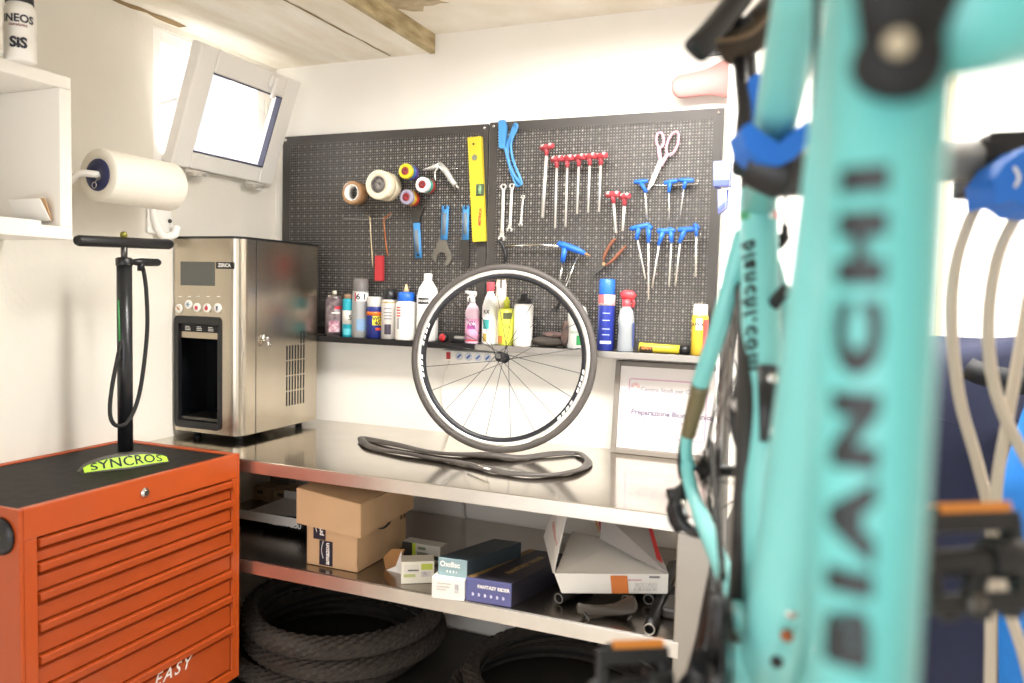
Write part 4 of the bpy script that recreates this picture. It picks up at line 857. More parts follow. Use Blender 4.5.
# white decals on the inner black band of the rim, and the valve
for i in range(16):
    if i not in (7, 8, 14, 15): continue
    a0 = 2 * PI * i / 16; mb = MB(); n = 5
    for k in range(4):
        aa = a0 + k * .075; rA, rB = rt - .0165, rt - .0225
        vs = [(r_ * math.cos(aa + d_), -w2 * .93 - .0012, r_ * math.sin(aa + d_)) for r_, d_ in ((rA, 0), (rA, .05), (rB, .065), (rB, .015))]; mb.add(vs, [(0, 1, 2, 3)])
    mb.build('rim_decal', m_paper, ro, local=True)
MB().tube([(-.02, 0, rt - .026), (-.018, 0, rt - .066)], .0028, 8).build('valve', m_black, wt, local=True)
mb = MB(); mb.tube([(0, -.062, 0), (0, -.075, 0)], .009, 12); mb.tube([(0, .062, 0), (0, .07, 0)], .009, 12); mb.build('axle_nut', m_dsteel, wt, local=True)
# ================================================================ DEFLATED INNER TUBE
pts = [(362, 441), (366, 439.5), (400, 446.5), (440, 454), (480, 456.5), (515, 458.5), (545, 455.5), (572, 453.5), (582, 455.5), (588.5, 462), (584, 468), (568, 473.5), (540, 476), (510, 474), (488, 470), (462, 464), (436, 459.5), (400, 453.5), (370, 447.5)]
wp = [P(x, y, 2, ZB + .006) for x, y in pts]
path = smooth_path(wp, 6, closed=True)
rad = []
for p in path:
    dL = (p - P(490, 457, 2, ZB + .006)).length; rad.append(.0145 + .012 * math.exp(-(dL / .07) ** 2))
path = [p + Z * (.001 * math.sin(i * .7) + (r_ - .0125) * .35 + .002) for i, (p, r_) in enumerate(zip(path, rad))]
it = thing('inner_tube', 'deflated black inner tube lying in a loop on the steel worktop', 'inner tube', P(470, 460, 2, ZB))
rs = []; k = len(path); n = 10
for i, p in enumerate(path):
    d = (path[(i + 1) % k] - path[i - 1]).normalized(); sd = d.cross(Z).normalized(); tw_ = .35 * math.sin(i * .21); u_ = (Z * math.cos(tw_) + sd * math.sin(tw_)); s2 = (sd * math.cos(tw_) - Z * math.sin(tw_))
    rs.append([p + s2 * (rad[i] * math.cos(2 * PI * j / n)) + u_ * (.006 * (1 + (rad[i] - .0125) * 60) * math.sin(2 * PI * j / n)) for j in range(n)])
MB().rings(rs, closed=True).build('tube', mat('butyl rubber', '#4b4541', .45, var=.25, scale=30, bump=.25), it)
v0 = P(512, 461, 2, ZB + .012); MB().tube([P(468, 462, 2, ZB + .02), P(489, 469, 2, ZB + .022)], .0032, 8).build('valve', m_chrome, it)
# patch of talc-white label
pq = P(487, 468.5, 2, ZB + .024); MB().obox(pq, (V((.9, -.4, 0)), V((.4, .9, 0)), Z), (.011, .006, .0008)).build('paper_tag', mat('tag paper', '#e8e2d6', .7), it)
# ================================================================ FRAMED CERTIFICATE
fa, fb_ = P(619, 359.5, 1, -.012), P(611.5, 447, 1, -.05)
tilt = .035; FX0 = fb_.x; FX1 = P(722, 410, 1, -.03).x; FH = fa.z - ZB - .003
dg = thing('framed_certificate', 'certificate in a grey frame leaning against the wall on the workbench', 'framed certificate', (FX0 + .2, -.045, ZB))
fz = ZB + .002; n_ = V((0, -1, -tilt / FH * 1.0)).normalized(); upf = V((0, tilt, FH)).normalized(); of = V((FX0, -.052, fz)); H_ = math.hypot(FH, tilt)
def fr_box(mb, x0, x1, h0, h1, t0, t1): mb.hexa(of + X * x0 + upf * h0 + n_ * t0, X * (x1 - x0), upf * (h1 - h0), n_ * (t1 - t0))
fm = MB(); bw = .018; W_ = FX1 - FX0
for r_ in ((0, bw, 0, H_), (W_ - bw, W_, 0, H_), (bw, W_ - bw, 0, bw), (bw, W_ - bw, H_ - bw, H_)): fr_box(fm, *r_, -.006, .014)
fm.build('frame', mat('grey wood frame', '#7d756c', .5, var=.15, scale=10, stretch=(1, 1, 6)), dg, .002)
pm = MB(); fr_box(pm, bw, W_ - bw, bw, H_ - bw, -.004, .002); po = pm.build('sheet', mat('certificate paper', '#e2dcd9', .6), dg)
m_mauve = mat('mauve print', '#cfa6bb', .6); m_faint = mat('faint grey print', '#a39aa3', .6); m_mid = mat('grey violet print', '#766a82', .6)
bd = MB(); mx, my = .055, .066; lw = .005
for r_ in ((mx, W_ - mx, my - lw, my), (mx, W_ - mx, H_ - my, H_ - my + lw), (mx - lw, mx, my, H_ - my), (W_ - mx, W_ - mx + lw, my, H_ - my)): fr_box(bd, *r_, .002, .0026)
bd.build('border_print', m_mauve, po)
def ftxt(s, sz, x, h, m, bold=.0004): text_mb(s, sz, plane_fn(of + X * x + upf * h + n_ * .0028, X, upf), bold=bold).build('lettering', m, po)
ftxt('Centro Studi per Ciclismo', .022, W_ * .56, H_ * .70, m_faint); ftxt('attesta', .014, W_ * .5, H_ * .58, m_faint)
ftxt('Preparazione Biomeccanica', .026, W_ * .55, H_ * .45, m_mid, .0009); fr_b = MB(); fr_box(fr_b, W_ * .2, W_ * .85, H_ * .345, H_ * .35, .002, .0026); fr_b.build('rule_print', m_faint, po)
ftxt('rilasciato presso il centro di formazione', .012, W_ * .52, H_ * .37, m_faint); ftxt('Firma', .014, W_ * .56, H_ * .26, m_faint)
em = MB(); em.lathe([(.004, 0), (.016, 0), (.016, .0006), (.004, .0006)], of + X * W_ * .2 + upf * (H_ * .72) + n_ * .0022, n_, 18, closed=True); em.build('emblem', mat('pale rose print', '#e0bcbc', .6), po)
gl = MB(); fr_box(gl, bw, W_ - bw, bw, H_ - bw, .006, .0075); gl.build('glass', m_glass, dg)
# ================================================================ ON THE LOWER SHELF
def corner_box(A_, B_, C_p, z):
    "box footprint from three photo points on the shelf: left corner, front corner, right-back corner"
    a, b, c = P(*A_, 2, z), P(*B_, 2, z), P(*C_p, 2, z); u = a - b; v = c - b; u.z = v.z = 0
    un = u.normalized(); v = v - un * v.dot(un); return b, u, v
ZT = ZSH + .0008
# cardboard carton and the bigger carton turned over it
b0, u0, v0 = corner_box((306.5, 563.5), (357.5, 573), (404, 549), ZT)
v0 = v0.normalized() * .30; hb = P(357.5, 500, 1, b0.y).z - ZT
cb = thing('cardboard_box', 'brown cardboard carton with dark tape, its lid sunk over the top, on the lower shelf', 'cardboard box', b0)
tb = .005; B_h = hb * .80
mb = MB(); mb.hexa(b0, u0, v0, Z * .004)
mb.hexa(b0, u0, v0.normalized() * tb, Z * B_h); mb.hexa(b0 + v0 - v0.normalized() * tb, u0, v0.normalized() * tb, Z * B_h); mb.hexa(b0, u0.normalized() * tb, v0, Z * B_h); mb.hexa(b0 + u0 - u0.normalized() * tb, u0.normalized() * tb, v0, Z * B_h)
cbo = mb.build('carton', m_card, cb, .0015)
un, vn = u0.normalized(), v0.normalized(); lz = P(360, 536, 1, b0.y).z; lid_top = ZT + hb + .004
lb0 = V((b0.x, b0.y, lz)) - un * .02 - vn * .018; lu = un * (u0.length + .045); lv_ = vn * (v0.length + .03); lh = lid_top - lz
lm = MB(); top = [lb0 + Z * (lh - .012), lb0 + lu + Z * (lh + .012), lb0 + lu + lv_ + Z * (lh + .006), lb0 + lv_ + Z * (lh - .005)]; bot = [lb0, lb0 + lu + Z * .016, lb0 + lu + lv_ + Z * .02, lb0 + lv_ + Z * .012]
for i in range(4):
    i2 = (i + 1) % 4; lm.add([bot[i], bot[i2], top[i2], top[i]], [(0, 1, 2, 3)])
lid = lm.build('lid', m_card, cb, solid=.004)
fl = MB(); fl.add([top[0], top[1], (top[1] + top[2]) / 2 - lu * .02 + Z * .012, (top[0] + top[3]) / 2 + Z * .006], [(0, 1, 2, 3)]); fl.build('lid_flap', m_card, lid, solid=.004)
fl = MB(); fl.add([top[2], top[3], (top[0] + top[3]) / 2 + lv_ * .03 - Z * .008, (top[1] + top[2]) / 2 + lv_ * .03 - Z * .006], [(0, 1, 2, 3)]); fl.build('lid_flap', m_card, lid, solid=.004)
tl_ = MB(); ctr = (top[0] + top[1] + top[2] + top[3]) / 4; tl_.obox(ctr + Z * .014, (un, vn, Z), (.05, .035, .0006)); tl_.build('paper_label', mat('grey label', '#8e8780', .7), lid)
def on_front(frac_u, z): return b0 + u0 * frac_u + Z * (z - ZT) - vn * .0012
for (f0, f1, z0, z1) in ((.62, .86, .47, .9), (.48, .74, .03, .46)):
    a = on_front(f0, ZT + B_h * z0); tp_ = MB(); tp_.hexa(a, u0 * (f1 - f0), Z * (B_h * (z1 - z0)), -vn * .0006); to = tp_.build('tape', m_navy, cbo)
    text_mb('amazon' if z0 < .4 else 'prime', .023 if z0 < .4 else .022, plane_fn(on_front((f0 + f1) / 2, ZT + B_h * (z0 + z1) / 2) - vn * .0011 - u0 * .03, Z * 1.0, un), bold=.0008).build('lettering', m_paper, to)
    MB().tube([on_front((f0 + f1) / 2 + .05, ZT + B_h * (z0 + .12 + .06 * i)) - vn * .001 + u0 * (.035 * math.sin(PI * i / 5)) for i in range(6)], .0012, 5).build('arrow_print', m_paper, to)
sm = [b0 - un * .0015 + v0 * (.35 + .4 * i / 8) + Z * (B_h * (.62 - .12 * math.sin(PI * i / 8) + .12 * i / 8)) for i in range(9)]
MB().tube(sm, [.0008, .002, .003, .0035, .0035, .0032, .0028, .0022, .001], 6).build('smile_print', m_navy, cbo)
mkb = MB(); 
for i in range(2): a = b0 - un * .001 + v0 * (.86 + .07 * i) + Z * (B_h * .55); mkb.hexa(a, v0 * .045, Z * (B_h * .22), -un * .0005); 
mkb.build('handling_print', mat('brown print', '#6b4f33', .7), cbo)
# open kraft bag end beside the carton
kc = P(393, 571, 2, ZT); t = thing('paper_wrap', 'torn white and brown card flap standing between carton and green box', 'packaging', kc)
w0, w1, w2_ = P(384, 571, 1, kc.y), P(401, 579, 1, kc.y - .01), P(401.5, 551, 1, kc.y - .01)
w3 = P(383.5, 557, 1, kc.y + .02); w4 = P(392, 549, 1, kc.y + .02); 
MB().add([w0 * 1, w1, w2_, P(396, 566, 1, kc.y)], [(0, 1, 2, 3)]).build('white_flap', m_paper, t, solid=.003)
MB().add([w0 + V((0, .012, 0)), w3, w4, w2_ + V((0, .02, 0)), P(399, 566, 1, kc.y + .012)], [(0, 4, 3, 2, 1)]).build('brown_flap', m_cardd, t, solid=.003)
# small product boxes
def pbox(name, label, A_, B_, depth, h, z, mats, deco=None, group='small product boxes on the lower shelf', ang=0.):
    a, b = P(*A_, 2, z), P(*B_, 2, z); u = b - a; un_ = u.normalized(); vn_ = V((-un_.y, un_.x, 0))
    if vn_.y < 0: vn_ = -vn_
    vn_ = (vn_ + un_ * ang).normalized()
    t = thing(name, label, 'box', a, group)
    MB().hexa(a, u, vn_ * depth, Z * h).build('carton', mats, t, .0012)
    if deco: deco(t, a, u, un_, vn_, h)
    return t
def patch(t, o, u, v, n, m, name='print'): return MB().hexa(o, u, v, n * .0006).build(name, m, t)
def dA(t, a, u, un_, vn_, h):
    f = -vn_
    patch(t, a + u * .08 + Z * h * .5 + f * .0003, u * .45, Z * h * .36, f, C_('#d9d3c8')); patch(t, a + u * .2 + Z * h * .58 + f * .001, u * .33, Z * h * .06, f, C_('#5b5f58')); patch(t, a + u * .08 + Z * h * .3 + f * .0003, u * .35, Z * h * .14, f, C_('#b9c27e')); patch(t, a + u * .6 + Z * h * .62 + f * .0003, u * .35, Z * h * .28, f, C_('#b7c24c')); patch(t, a + u * .6 + Z * h * .3 + f * .0003, u * .3, Z * h * .25, f, C_('#aaa4a4', second='#d8d3ce', scale=80))
pbox('product_box', 'low cream box with green print, front of the two green-printed boxes', (401, 584), (434, 583), .06, P(401, 562, 1, P(401, 584, 2, ZT).y).z - ZT, ZT, C_('#e3dfd0', .6), dA)
def dB_(t, a, u, un_, vn_, h):
    f = -vn_
    patch(t, a + u * .0 + f * .0003, u * .27, Z * h, f, C_('#2c2b26')); patch(t, a + u * .27 + f * .0003, u * .09, Z * h, f, C_('#b5c83c')); patch(t, a + u * .4 + f * .0003, u * .3, Z * h * .42, f, C_('#54584c', second='#8e948a', scale=40)); patch(t, a + u * .84 + f * .0003, u * .12, Z * h * .3, f, C_('#2f3133')); patch(t, a + u * .42 + Z * h * .6 + f * .0003, u * .2, Z * h * .2, f, C_('#6f7a62'))
bq = P(401, 567, 2, ZT); yb_ = bq.y + .09
pa, pc_ = P(402, 563, 1, yb_), P(440, 563, 1, yb_)
t = thing('product_box', 'dark photo-printed box with a lime stripe standing behind the cream box', 'box', V((pa.x, yb_, ZT)), 'small product boxes on the lower shelf')
hB = P(420, 544, 1, yb_).z - ZT; MB().box(pa.x, pc_.x, yb_, yb_ + .05, ZT, ZT + hB).build('carton', C_('#c6c3ba', .5), t, .001)
dB_(t, V((pa.x, yb_, ZT + hB * .1)), X * (pc_.x - pa.x), X, Y, hB * .9)
def dC(t, a, u, un_, vn_, h):
    f = -vn_; [patch(t, a + u * .16 + Z * h * z + f * .0003, u * w_, Z * h * .06, f, C_('#c9c4bc')) for z, w_ in ((.72, .45), (.56, .4), (.42, .3))]; patch(t, a + u * .72 + Z * h * .35 + f * .0003, u * .12, Z * h * .42, f, C_('#9a98a0', second='#d9d6d2', scale=120))
tW = pbox('product_box', 'small white box carrying the teal-grey one', (431.5, 597.5), (463.5, 601.5), .17, .062, ZT, C_('#edeae3', .5), dC)
zw = ZT + .0628
def dD(t, a, u, un_, vn_, h):
    f = -vn_; text_mb('Oxdisc', h * .42, plane_fn(a + u * .42 + Z * h * .66 + f * .001, u, Z), bold=.0008).build('lettering', m_paper, t); [MB().lathe([(.0036, 0), (.0036, .0006)], a + u * (.32 + .11 * i) + Z * h * .27 + f * .0002, f, 10).build('print', m_paper, t) for i in range(4)]; patch(t, a - un_ * .0004 + vn_ * .002 + Z * (h + .0002), un_ * (u.length + .001), vn_ * .238, Z, C_('#222c33'), 'top_print'); patch(t, a + u + un_ * .0002 + vn_ * .001, vn_ * .238, Z * h, un_, C_('#2b363d'), 'side_print')
pbox('product_box', 'teal-grey box with dark top resting on the small white box', (438, 574.5), (466.5, 578.5), .24, P(466, 561, 1, P(466, 578, 2, zw).y).z - zw + .002, zw, C_('#8fa9ae', .5), dD, ang=.45)
def dE(t, a, u, un_, vn_, h):
    f = -vn_; text_mb('FANTASY RIDER', h * .2, plane_fn(a + u * .62 + Z * h * .68 + f * .001, u, Z), bold=.0006).build('lettering', m_paper, t)
    for i in range(6): MB().lathe([(.005, 0), (.005, .0006)], a + u * (.16 + .135 * i) + Z * h * .32 + f * .0002, f, 12).build('print', C_('#d9daf0'), t)
    L_ = .32; patch(t, a + vn_ * .003 + Z * (h + .0002), un_ * u.length, vn_ * (L_ - .003), Z, C_('#26222a', .45), 'top_print'); patch(t, a + vn_ * .003 + Z * (h + .0009), un_ * .022, vn_ * (L_ - .003), Z, C_('#7d6238', .5), 'gold_edge_print'); patch(t, a + u + un_ * .0002 + vn_ * .003, vn_ * (L_ - .003), Z * h, un_, C_('#201d28', .5), 'side_print')
    text_mb('FANTASY RIDER', .026, plane_fn(a + u * .58 + vn_ * .17 + Z * (h + .0012), vn_, -un_), bold=.0008).build('lettering', C_('#a08248'), t)
pbox('product_box', 'long navy box with gold lettering in the middle of the lower shelf', (465.5, 600), (510.5, 607.5), .32, P(466, 577, 1, P(466, 600, 2, ZT).y).z - ZT, ZT, C_('#5d5f94', .45), dE, ang=.30)
# silver tray and black boxes at the left end of the shelf
yt = -.50; s0, s1 = P(243, 510, 1, yt), P(297, 528, 1, yt)
t = thing('steel_tray', 'bright steel tray wedged between chest and carton on the lower shelf', 'tray', (s0.x, yt, s1.z))
mb = MB(); mb.box(s0.x - .05, s1.x, yt, yt + .003, s1.z, s0.z); mb.box(s0.x - .05, s1.x, yt + .003, yt + .3, s1.z, s1.z + .003); mb.box(s0.x - .05, s1.x, yt + .297, yt + .3, s1.z + .003, s0.z); mb.box(s1.x - .003, s1.x, yt + .003, yt + .297, s1.z + .003, s0.z); mb.build('tray', mat('tray with painted reflection', '#efeae4', .35), t, .001)  # pale non-metal colour stands in for the bright floor reflected in steel
k0 = P(243, 557, 1, -.48)
t = thing('black_box', 'flat glossy black box with white print under the steel tray', 'box', (s0.x, -.46, ZSH))
MB().box(s0.x - .06, s1.x + .005, -.46, -.2, ZT, s1.z - .004).build('carton', mat('gloss black card', '#131214', .25), t, .004)
bz = MB(); bz.tube([(s0.x + .08, -.47, ZT + .032), (s1.x + .03, -.475, ZT + .036)], [.02, .028], 12); bz.build('rolled_edge', mat('gloss black card', '#131214', .25), t)
text_mb('PUSH 74 -BOU', .022, plane_fn((s1.x - .05, -.5035, ZT + .036), X, Z), bold=.0006).build('lettering', m_paper, t)
text_mb('R', .03, plane_fn((s1.x - .012, -.463, ZT + .085), X, Z), shear=.4, bold=.0006).build('lettering', m_paper, t)
# four small dark kraft boxes behind the tray
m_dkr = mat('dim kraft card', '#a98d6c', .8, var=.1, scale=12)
zz = s0.z
sup = thing('cardboard_box', 'dark cardboard carton behind the steel tray under the small kraft boxes', 'cardboard box', (s0.x, -.25, ZT))
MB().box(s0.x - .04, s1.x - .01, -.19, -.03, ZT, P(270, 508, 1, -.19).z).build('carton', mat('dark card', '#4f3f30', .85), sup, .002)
zq = P(270, 508, 1, -.19).z
for i, (x0, x1) in enumerate(((253.5, 271), (273.5, 291))):
    for j_, (yT, yBm) in enumerate(((484.5, 495.5), (496, 505))):
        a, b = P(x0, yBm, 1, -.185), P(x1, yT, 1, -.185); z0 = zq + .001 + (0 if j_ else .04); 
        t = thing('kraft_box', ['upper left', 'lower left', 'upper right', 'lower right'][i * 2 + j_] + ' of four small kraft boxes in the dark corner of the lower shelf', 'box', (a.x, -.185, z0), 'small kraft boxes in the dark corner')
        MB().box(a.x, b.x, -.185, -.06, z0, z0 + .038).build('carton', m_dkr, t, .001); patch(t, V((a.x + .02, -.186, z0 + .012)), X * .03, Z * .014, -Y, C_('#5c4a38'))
t = thing('blue_package', 'bright blue package beside the small kraft boxes', 'package', (P(297, 500, 1, -.15).x, -.17, zq))
a = P(294, 505, 1, -.18); MB().box(a.x, a.x + .06, -.18, -.06, zq + .001, zq + .09).build('wrapper', mat('blue wrapper', '#1f4fa8', .4), t, .006)
# ---- black tubes under the white carton
m_tube = mat('black tube', '#161515', .4, spec=.3)
ends = [((558.5, 598.5), (586, 585), .016, 'short black tube at the far left under the white carton'), ((626.5, 600.5), (645, 575), .0165, 'black tube with a light ring second from the right in front'), ((648.5, 599.5), (662, 575), .0165, 'black tube right of the one with the light ring'), ((649, 629.5), (680, 545), .0165, 'long black tube reaching nearest the shelf edge')]
for e, bk, r_, lab in ends:
    a = P(*e, 2, ZT + r_); d = P(*bk, 2, ZT + r_) - a; d.z = 0; L_ = max(.16, min(.52, d.length)); dn = d.normalized()
    a.z = ZT + r_
    t = thing('black_tube', lab, 'tube', a, 'black tubes under the white carton')
    MB().lathe([(r_ * .78, 0), (r_, 0), (r_, L_), (r_ * .78, L_)], a, dn, 22, closed=True).build('tube', m_tube, t)
    MB().lathe([(r_ * .74, -.001), (r_ * .98, -.001), (r_ * .98, .003), (r_ * .74, .003)], a, dn, 22, closed=True).build('cut_end', mat('cut end', '#8d8880', .4, .5), t)
    MB().lathe([(.0005, .03), (r_ * .77, .03), (r_ * .77, .032), (.0005, .032)], a, dn, 18, closed=True).build('plug', m_black2, t)
# grey saddle under the carton
sa, sb_ = P(583, 603, 2, ZT + .03), P(625, 612, 2, ZT + .03)
def saddle(root, L_, W, m_top, Mx, m_rail=None, thick=.022, local=False, nw=.17):
    "bicycle saddle, nose at +x, tail at -x, z up"
    mb = MB(); rs = []; n = 14
    for i in range(n + 1):
        t = i / n; x = L_ * (.5 - t); hw = W / 2 * (nw + .12 * t + (.91 - nw) * max(0, (t - .42) / .58) ** 1.25) if t < 1 else W / 2 * .9
        hw *= min(1, .45 + 8 * t) if t < .07 else 1; hw *= (1 - .35 * max(0, (t - .93) / .07))
        zc = .012 * (2 * t - 1) ** 2 + (.012 * max(0, t - .7) / .3); th_ = thick * (1 + .35 * (1 - t)); ring = []
        for j in range(16):
            a = 2 * PI * j / 16; y_ = hw * math.copysign(abs(math.cos(a)) ** .8, math.cos(a)); z_ = math.sin(a); z_ = (z_ * thick * .55 if z_ > 0 else z_ * th_ * .9) - .018 * (abs(y_) / (W / 2)) ** 2
            ring.append(Mx @ V((x, y_, zc + z_)))
        rs.append(ring)
    o = mb.rings(rs).build('saddle_shell', m_top, root, sub=1, local=local)
    rl = MB()
    for s_ in (-1, 1): rl.tube(smooth_path([Mx @ V((L_ * .38, s_ * .008, -.006)), Mx @ V((L_ * .2, s_ * .02, -.04)), Mx @ V((-L_ * .18, s_ * .022, -.045)), Mx @ V((-L_ * .38, s_ * .03, -.012))], 6), .0035, 8)
    rl.build('rails', m_rail or m_dsteel, root, local=local); return o
t = thing('saddle', 'worn dark grey saddle upside down under the white carton', 'saddle', (sa + sb_) / 2)
ctr = P(606, 604, 2, ZT + .035); ctr.z = ZT + .022
dx_ = (P(640, 600, 2, ZT + .034) - P(584, 603, 2, ZT + .034)); dx_.z = 0; dx_.normalize(); dy_ = V((-dx_.y, dx_.x, 0))
Mx = Matrix((( -dx_.x, dy_.x, 0, ctr.x), (-dx_.y, dy_.y, 0, ctr.y), (0, 0, 1, ctr.z), (0, 0, 0, 1)))
saddle(t, .17, .1, mat('worn grey vinyl', '#4f4842', .55, var=.2, scale=30), Mx, thick=.018)
# ---- open white carton resting on the tubes
zc = ZT + .042
a = P(562, 592.5, 2, zc); b = P(667, 593, 2, zc); u = b - a; un_ = u.normalized(); vn_ = V((-un_.y, un_.x, 0)); hC = P(612, 573, 1, (a.y + b.y) / 2).z - zc
wc_ = thing('white_carton', 'open white carton with an orange label on the lower shelf', 'carton', a)
D_ = .34; tk = .004; m_wc = mat('white coated card', '#f3efe8', .55); m_in = mat('brown corrugated inside', '#b98a58', .85)
mb = MB(); f0 = a - un_ * .02 + Z * hC; 
mb.add([a, b, b + Z * hC, a - un_ * .022 + Z * hC], [(0, 1, 2, 3)]); mb.add([a + vn_ * D_, b + vn_ * D_, b + vn_ * D_ + Z * hC, a + vn_ * D_ - un_ * .01 + Z * hC], [(0, 1, 2, 3)])
mb.add([a, a + vn_ * D_, a + vn_ * D_ + Z * hC - un_ * .01, a - un_ * .022 + Z * hC], [(0, 1, 2, 3)]); mb.add([b, b + vn_ * D_, b + vn_ * D_ + Z * hC, b + Z * hC], [(0, 1, 2, 3)]); mb.add([a, b, b + vn_ * D_, a + vn_ * D_], [(0, 1, 2, 3)])
wo = mb.build('carton', m_wc, wc_, solid=tk)
# inner flap lying nearly flat under the opening
g0, g1 = a - un_ * .02 + Z * (hC - .004) + vn_ * .004, b + Z * (hC - .004) + vn_ * .004
mb = MB(); mb.add([g0, g1, g1 + vn_ * D_ * .55 + Z * .03 - un_ * .11, g0 + vn_ * D_ * .98 + Z * .02 + un_ * .09, ], [(0, 1, 2, 3)]); mb.build('inner_flap', m_wc, wc_, solid=.004)
l0 = a - un_ * .022 + Z * hC; mb = MB(); mb.add([l0 - un_ * .004, l0 + vn_ * (D_ * .97), l0 + vn_ * (D_ * .9) + Z * .155 + un_ * .045, l0 + vn_ * .17 + Z * .12 + un_ * .05], [(0, 1, 2, 3)]); fo = mb.build('left_flap', m_wc, wc_, solid=.005)
mb = MB(); e0, e1 = l0 + vn_ * .17 + Z * .12 + un_ * .05, l0 + vn_ * (D_ * .9) + Z * .155 + un_ * .045; mb.tube([e0, (e0 + e1) / 2 + Z * .004, e1], .006, 6); mb.build('torn_edge', m_in, fo)
mb = MB(); mb.hexa(l0 + vn_ * .08 + Z * .045 + un_ * .014, vn_ * .12 + Z * .03, vn_ * .012 + Z * .012 + un_ * .003, -un_ * .0035); mb.build('print', C_('#e3b3a8'), fo)
r0 = b + Z * hC; mb = MB(); mb.add([r0 + vn_ * .0, r0 + vn_ * D_ + un_ * .015, r0 + vn_ * D_ + Z * .13 - un_ * .02, r0 + vn_ * (D_ * .62) + Z * .115 - un_ * .16, r0 + vn_ * (D_ * .45) + Z * .05 - un_ * .17], [(0, 1, 2, 3), (0, 3, 4)])
m_pb = mat('silver film bag', '#b9b5b4', .25, .35, bump=.3, scale=16); fo = mb.build('right_flap', m_pb, wc_, solid=.005)
def onflap(s_, t_): return r0 + (vn_ * (D_ * .45) + Z * .05 - un_ * .17) * s_ + (vn_ * (D_ * .8) + Z * .11 + un_ * .0) * t_
nrm = ((vn_ * .5 + Z * .1 - un_ * .3).cross(vn_ * .8 + Z * .5)).normalized()
if nrm.dot(CAM - r0) < 0: nrm = -nrm
def fpatch(c4, m, nm='print'): pts = [onflap(*k) + nrm * .008 for k in c4]; MB().add(pts + [p - nrm * .004 for p in pts], [(0, 1, 2, 3), (7, 6, 5, 4)]).build(nm, m, fo)
fpatch([(.86, .12), (.96, .12), (.96, .34), (.86, .34)], C_('#b93a3a')); fpatch([(.98, .1), (1.0, .1), (1.06, .4), (.98, .4)], m_in, 'torn_edge'); fpatch([(.45, .26), (.72, .26), (.72, .38), (.45, .38)], C_('#6a6668', second='#c9c5c2', scale=120)); fpatch([(.02, .12), (.10, .14), (.08, .62), (.02, .66)], C_('#c23c3c'))
of_ = MB(); of_.hexa(a + u * .47 - vn_ * .0045, u * .16, Z * hC * .92 - un_ * .006, -vn_ * .0006); of_.build('orange_label', mat('orange label', '#e0813f', .5), wo)
patch(wo, a + u * .68 + Z * hC * .14 - vn_ * .004, u * .22, Z * hC * .4, -vn_, C_('#cfcac4', second='#f0ece6', scale=160)); patch(wo, a + u * .62 + Z * hC * .66 - vn_ * .004, u * .13, Z * hC * .06, -vn_, C_('#d8a8b0')); patch(wo, a + u * .82 + Z * hC * .8 - vn_ * .004, u * .1, Z * hC * .1, -vn_, C_('#8b8788'))
# black tangle at the right end of the shelf
t = thing('derailleur', 'black cable-bound bicycle part at the right end of the lower shelf', 'bicycle part', P(672, 600, 2, ZT + .01))
MB().tube(smooth_path([P(676, 560, 1, -.42), P(682, 575, 1, -.46), P(676, 590, 1, -.5), P(668, 604, 1, -.55), P(664, 612, 1, -.58)], 6), [.008] * 12 + [.012] * 13, 10).build('cable', m_black, t)
a = P(668, 612, 2, ZT + .02); MB().box(a.x - .02, a.x + .08, a.y, a.y + .14, ZT, ZT + .03).build('bracket', mat('smoke plastic', '#4b4744', .3), t, .008)
t_ = tag(MB().tube(smooth_path([V((P(461, 500, 1, -.02).x, -.012, ZB - .05)), P(463, 508, 1, -.02), P(466, 520, 1, -.02), P(474, 533, 1, -.03), P(482, 545, 1, -.06)], 6), .0045, 8).build('white_cable', C_('#d8d2c6', .5)), 'white cable hanging below the worktop against the wall', 'cable')
# ================================================================ TYRES ON THE FLOOR
m_knob = mat('knobbly tyre rubber', '#3b342e', .8, var=.3, scale=40)
def tyre(label, c, R_, tw, tilt=(0, 0), sq=1., seedv=0):
    rs = []; seg, n = 200, 22
    for i in range(seg):
        t_ = 2 * PI * i / seg; ring = []
        for j in range(n):
            u_ = 2 * PI * j / n - PI / 2 * 0; kn = (.15 if (j % 2 == 0) == (i % 4 < 2) else 0) if math.cos(u_) > -.15 else 0
            open_ = .55 if math.cos(u_) < -.8 else 1
            rr = R_ - tw + tw * math.cos(u_) * (1 + kn) * open_; ring.append(V((rr * math.cos(t_) * (1 + .02 * math.sin(2 * t_ + seedv)), rr * math.sin(t_) * (1 + .03 * math.cos(2 * t_ + seedv)), tw * 1.0 * math.sin(u_) * (1 + kn))))
        rs.append(ring)
    t = thing('bicycle_tyre', label, 'tyre', c, 'spare tyres under the bench'); t.rotation_euler = (tilt[0], tilt[1], 0)
    MB().rings(rs, closed=True, smooth=False).build('tread', m_knob, t, local=True)
    MB().lathe([(R_ - tw * 1.75, -.006), (R_ - tw * 1.6, -.006), (R_ - tw * 1.6, .006), (R_ - tw * 1.75, .006)], seg=60, closed=True).build('bead', m_rubber, t, local=True)
    return t
R_ = .362
def tyre_at(lab, fpx, fpy, lpx, z, tw, tl_, sd_):
    "front edge pixel and left edge pixel on the plane z place the tyre"
    f = P(fpx, fpy, 2, z); cy = max(-.42, min(f.y + R_, -.392)); l = P(lpx, 0, 1, cy) if False else None
    d = RIGHT * ((lpx - 512) / FPX) + FWD; lx = CAM.x + d.x * ((cy - CAM.y) / d.y)
    return tyre(lab, (lx + R_ * .97, cy, z), R_, tw, tl_, seedv=sd_)
ZF = .087
tyre_at('lowest tyre of the stack at the left end of the bench bottom shelf', 335, 676, 254, ZF + .034, .030, (0, 0), 0)
tyre_at('middle tyre of the stack at the left end of the bench bottom shelf', 365, 652, 270, ZF + .106, .031, (0, 0), 1)
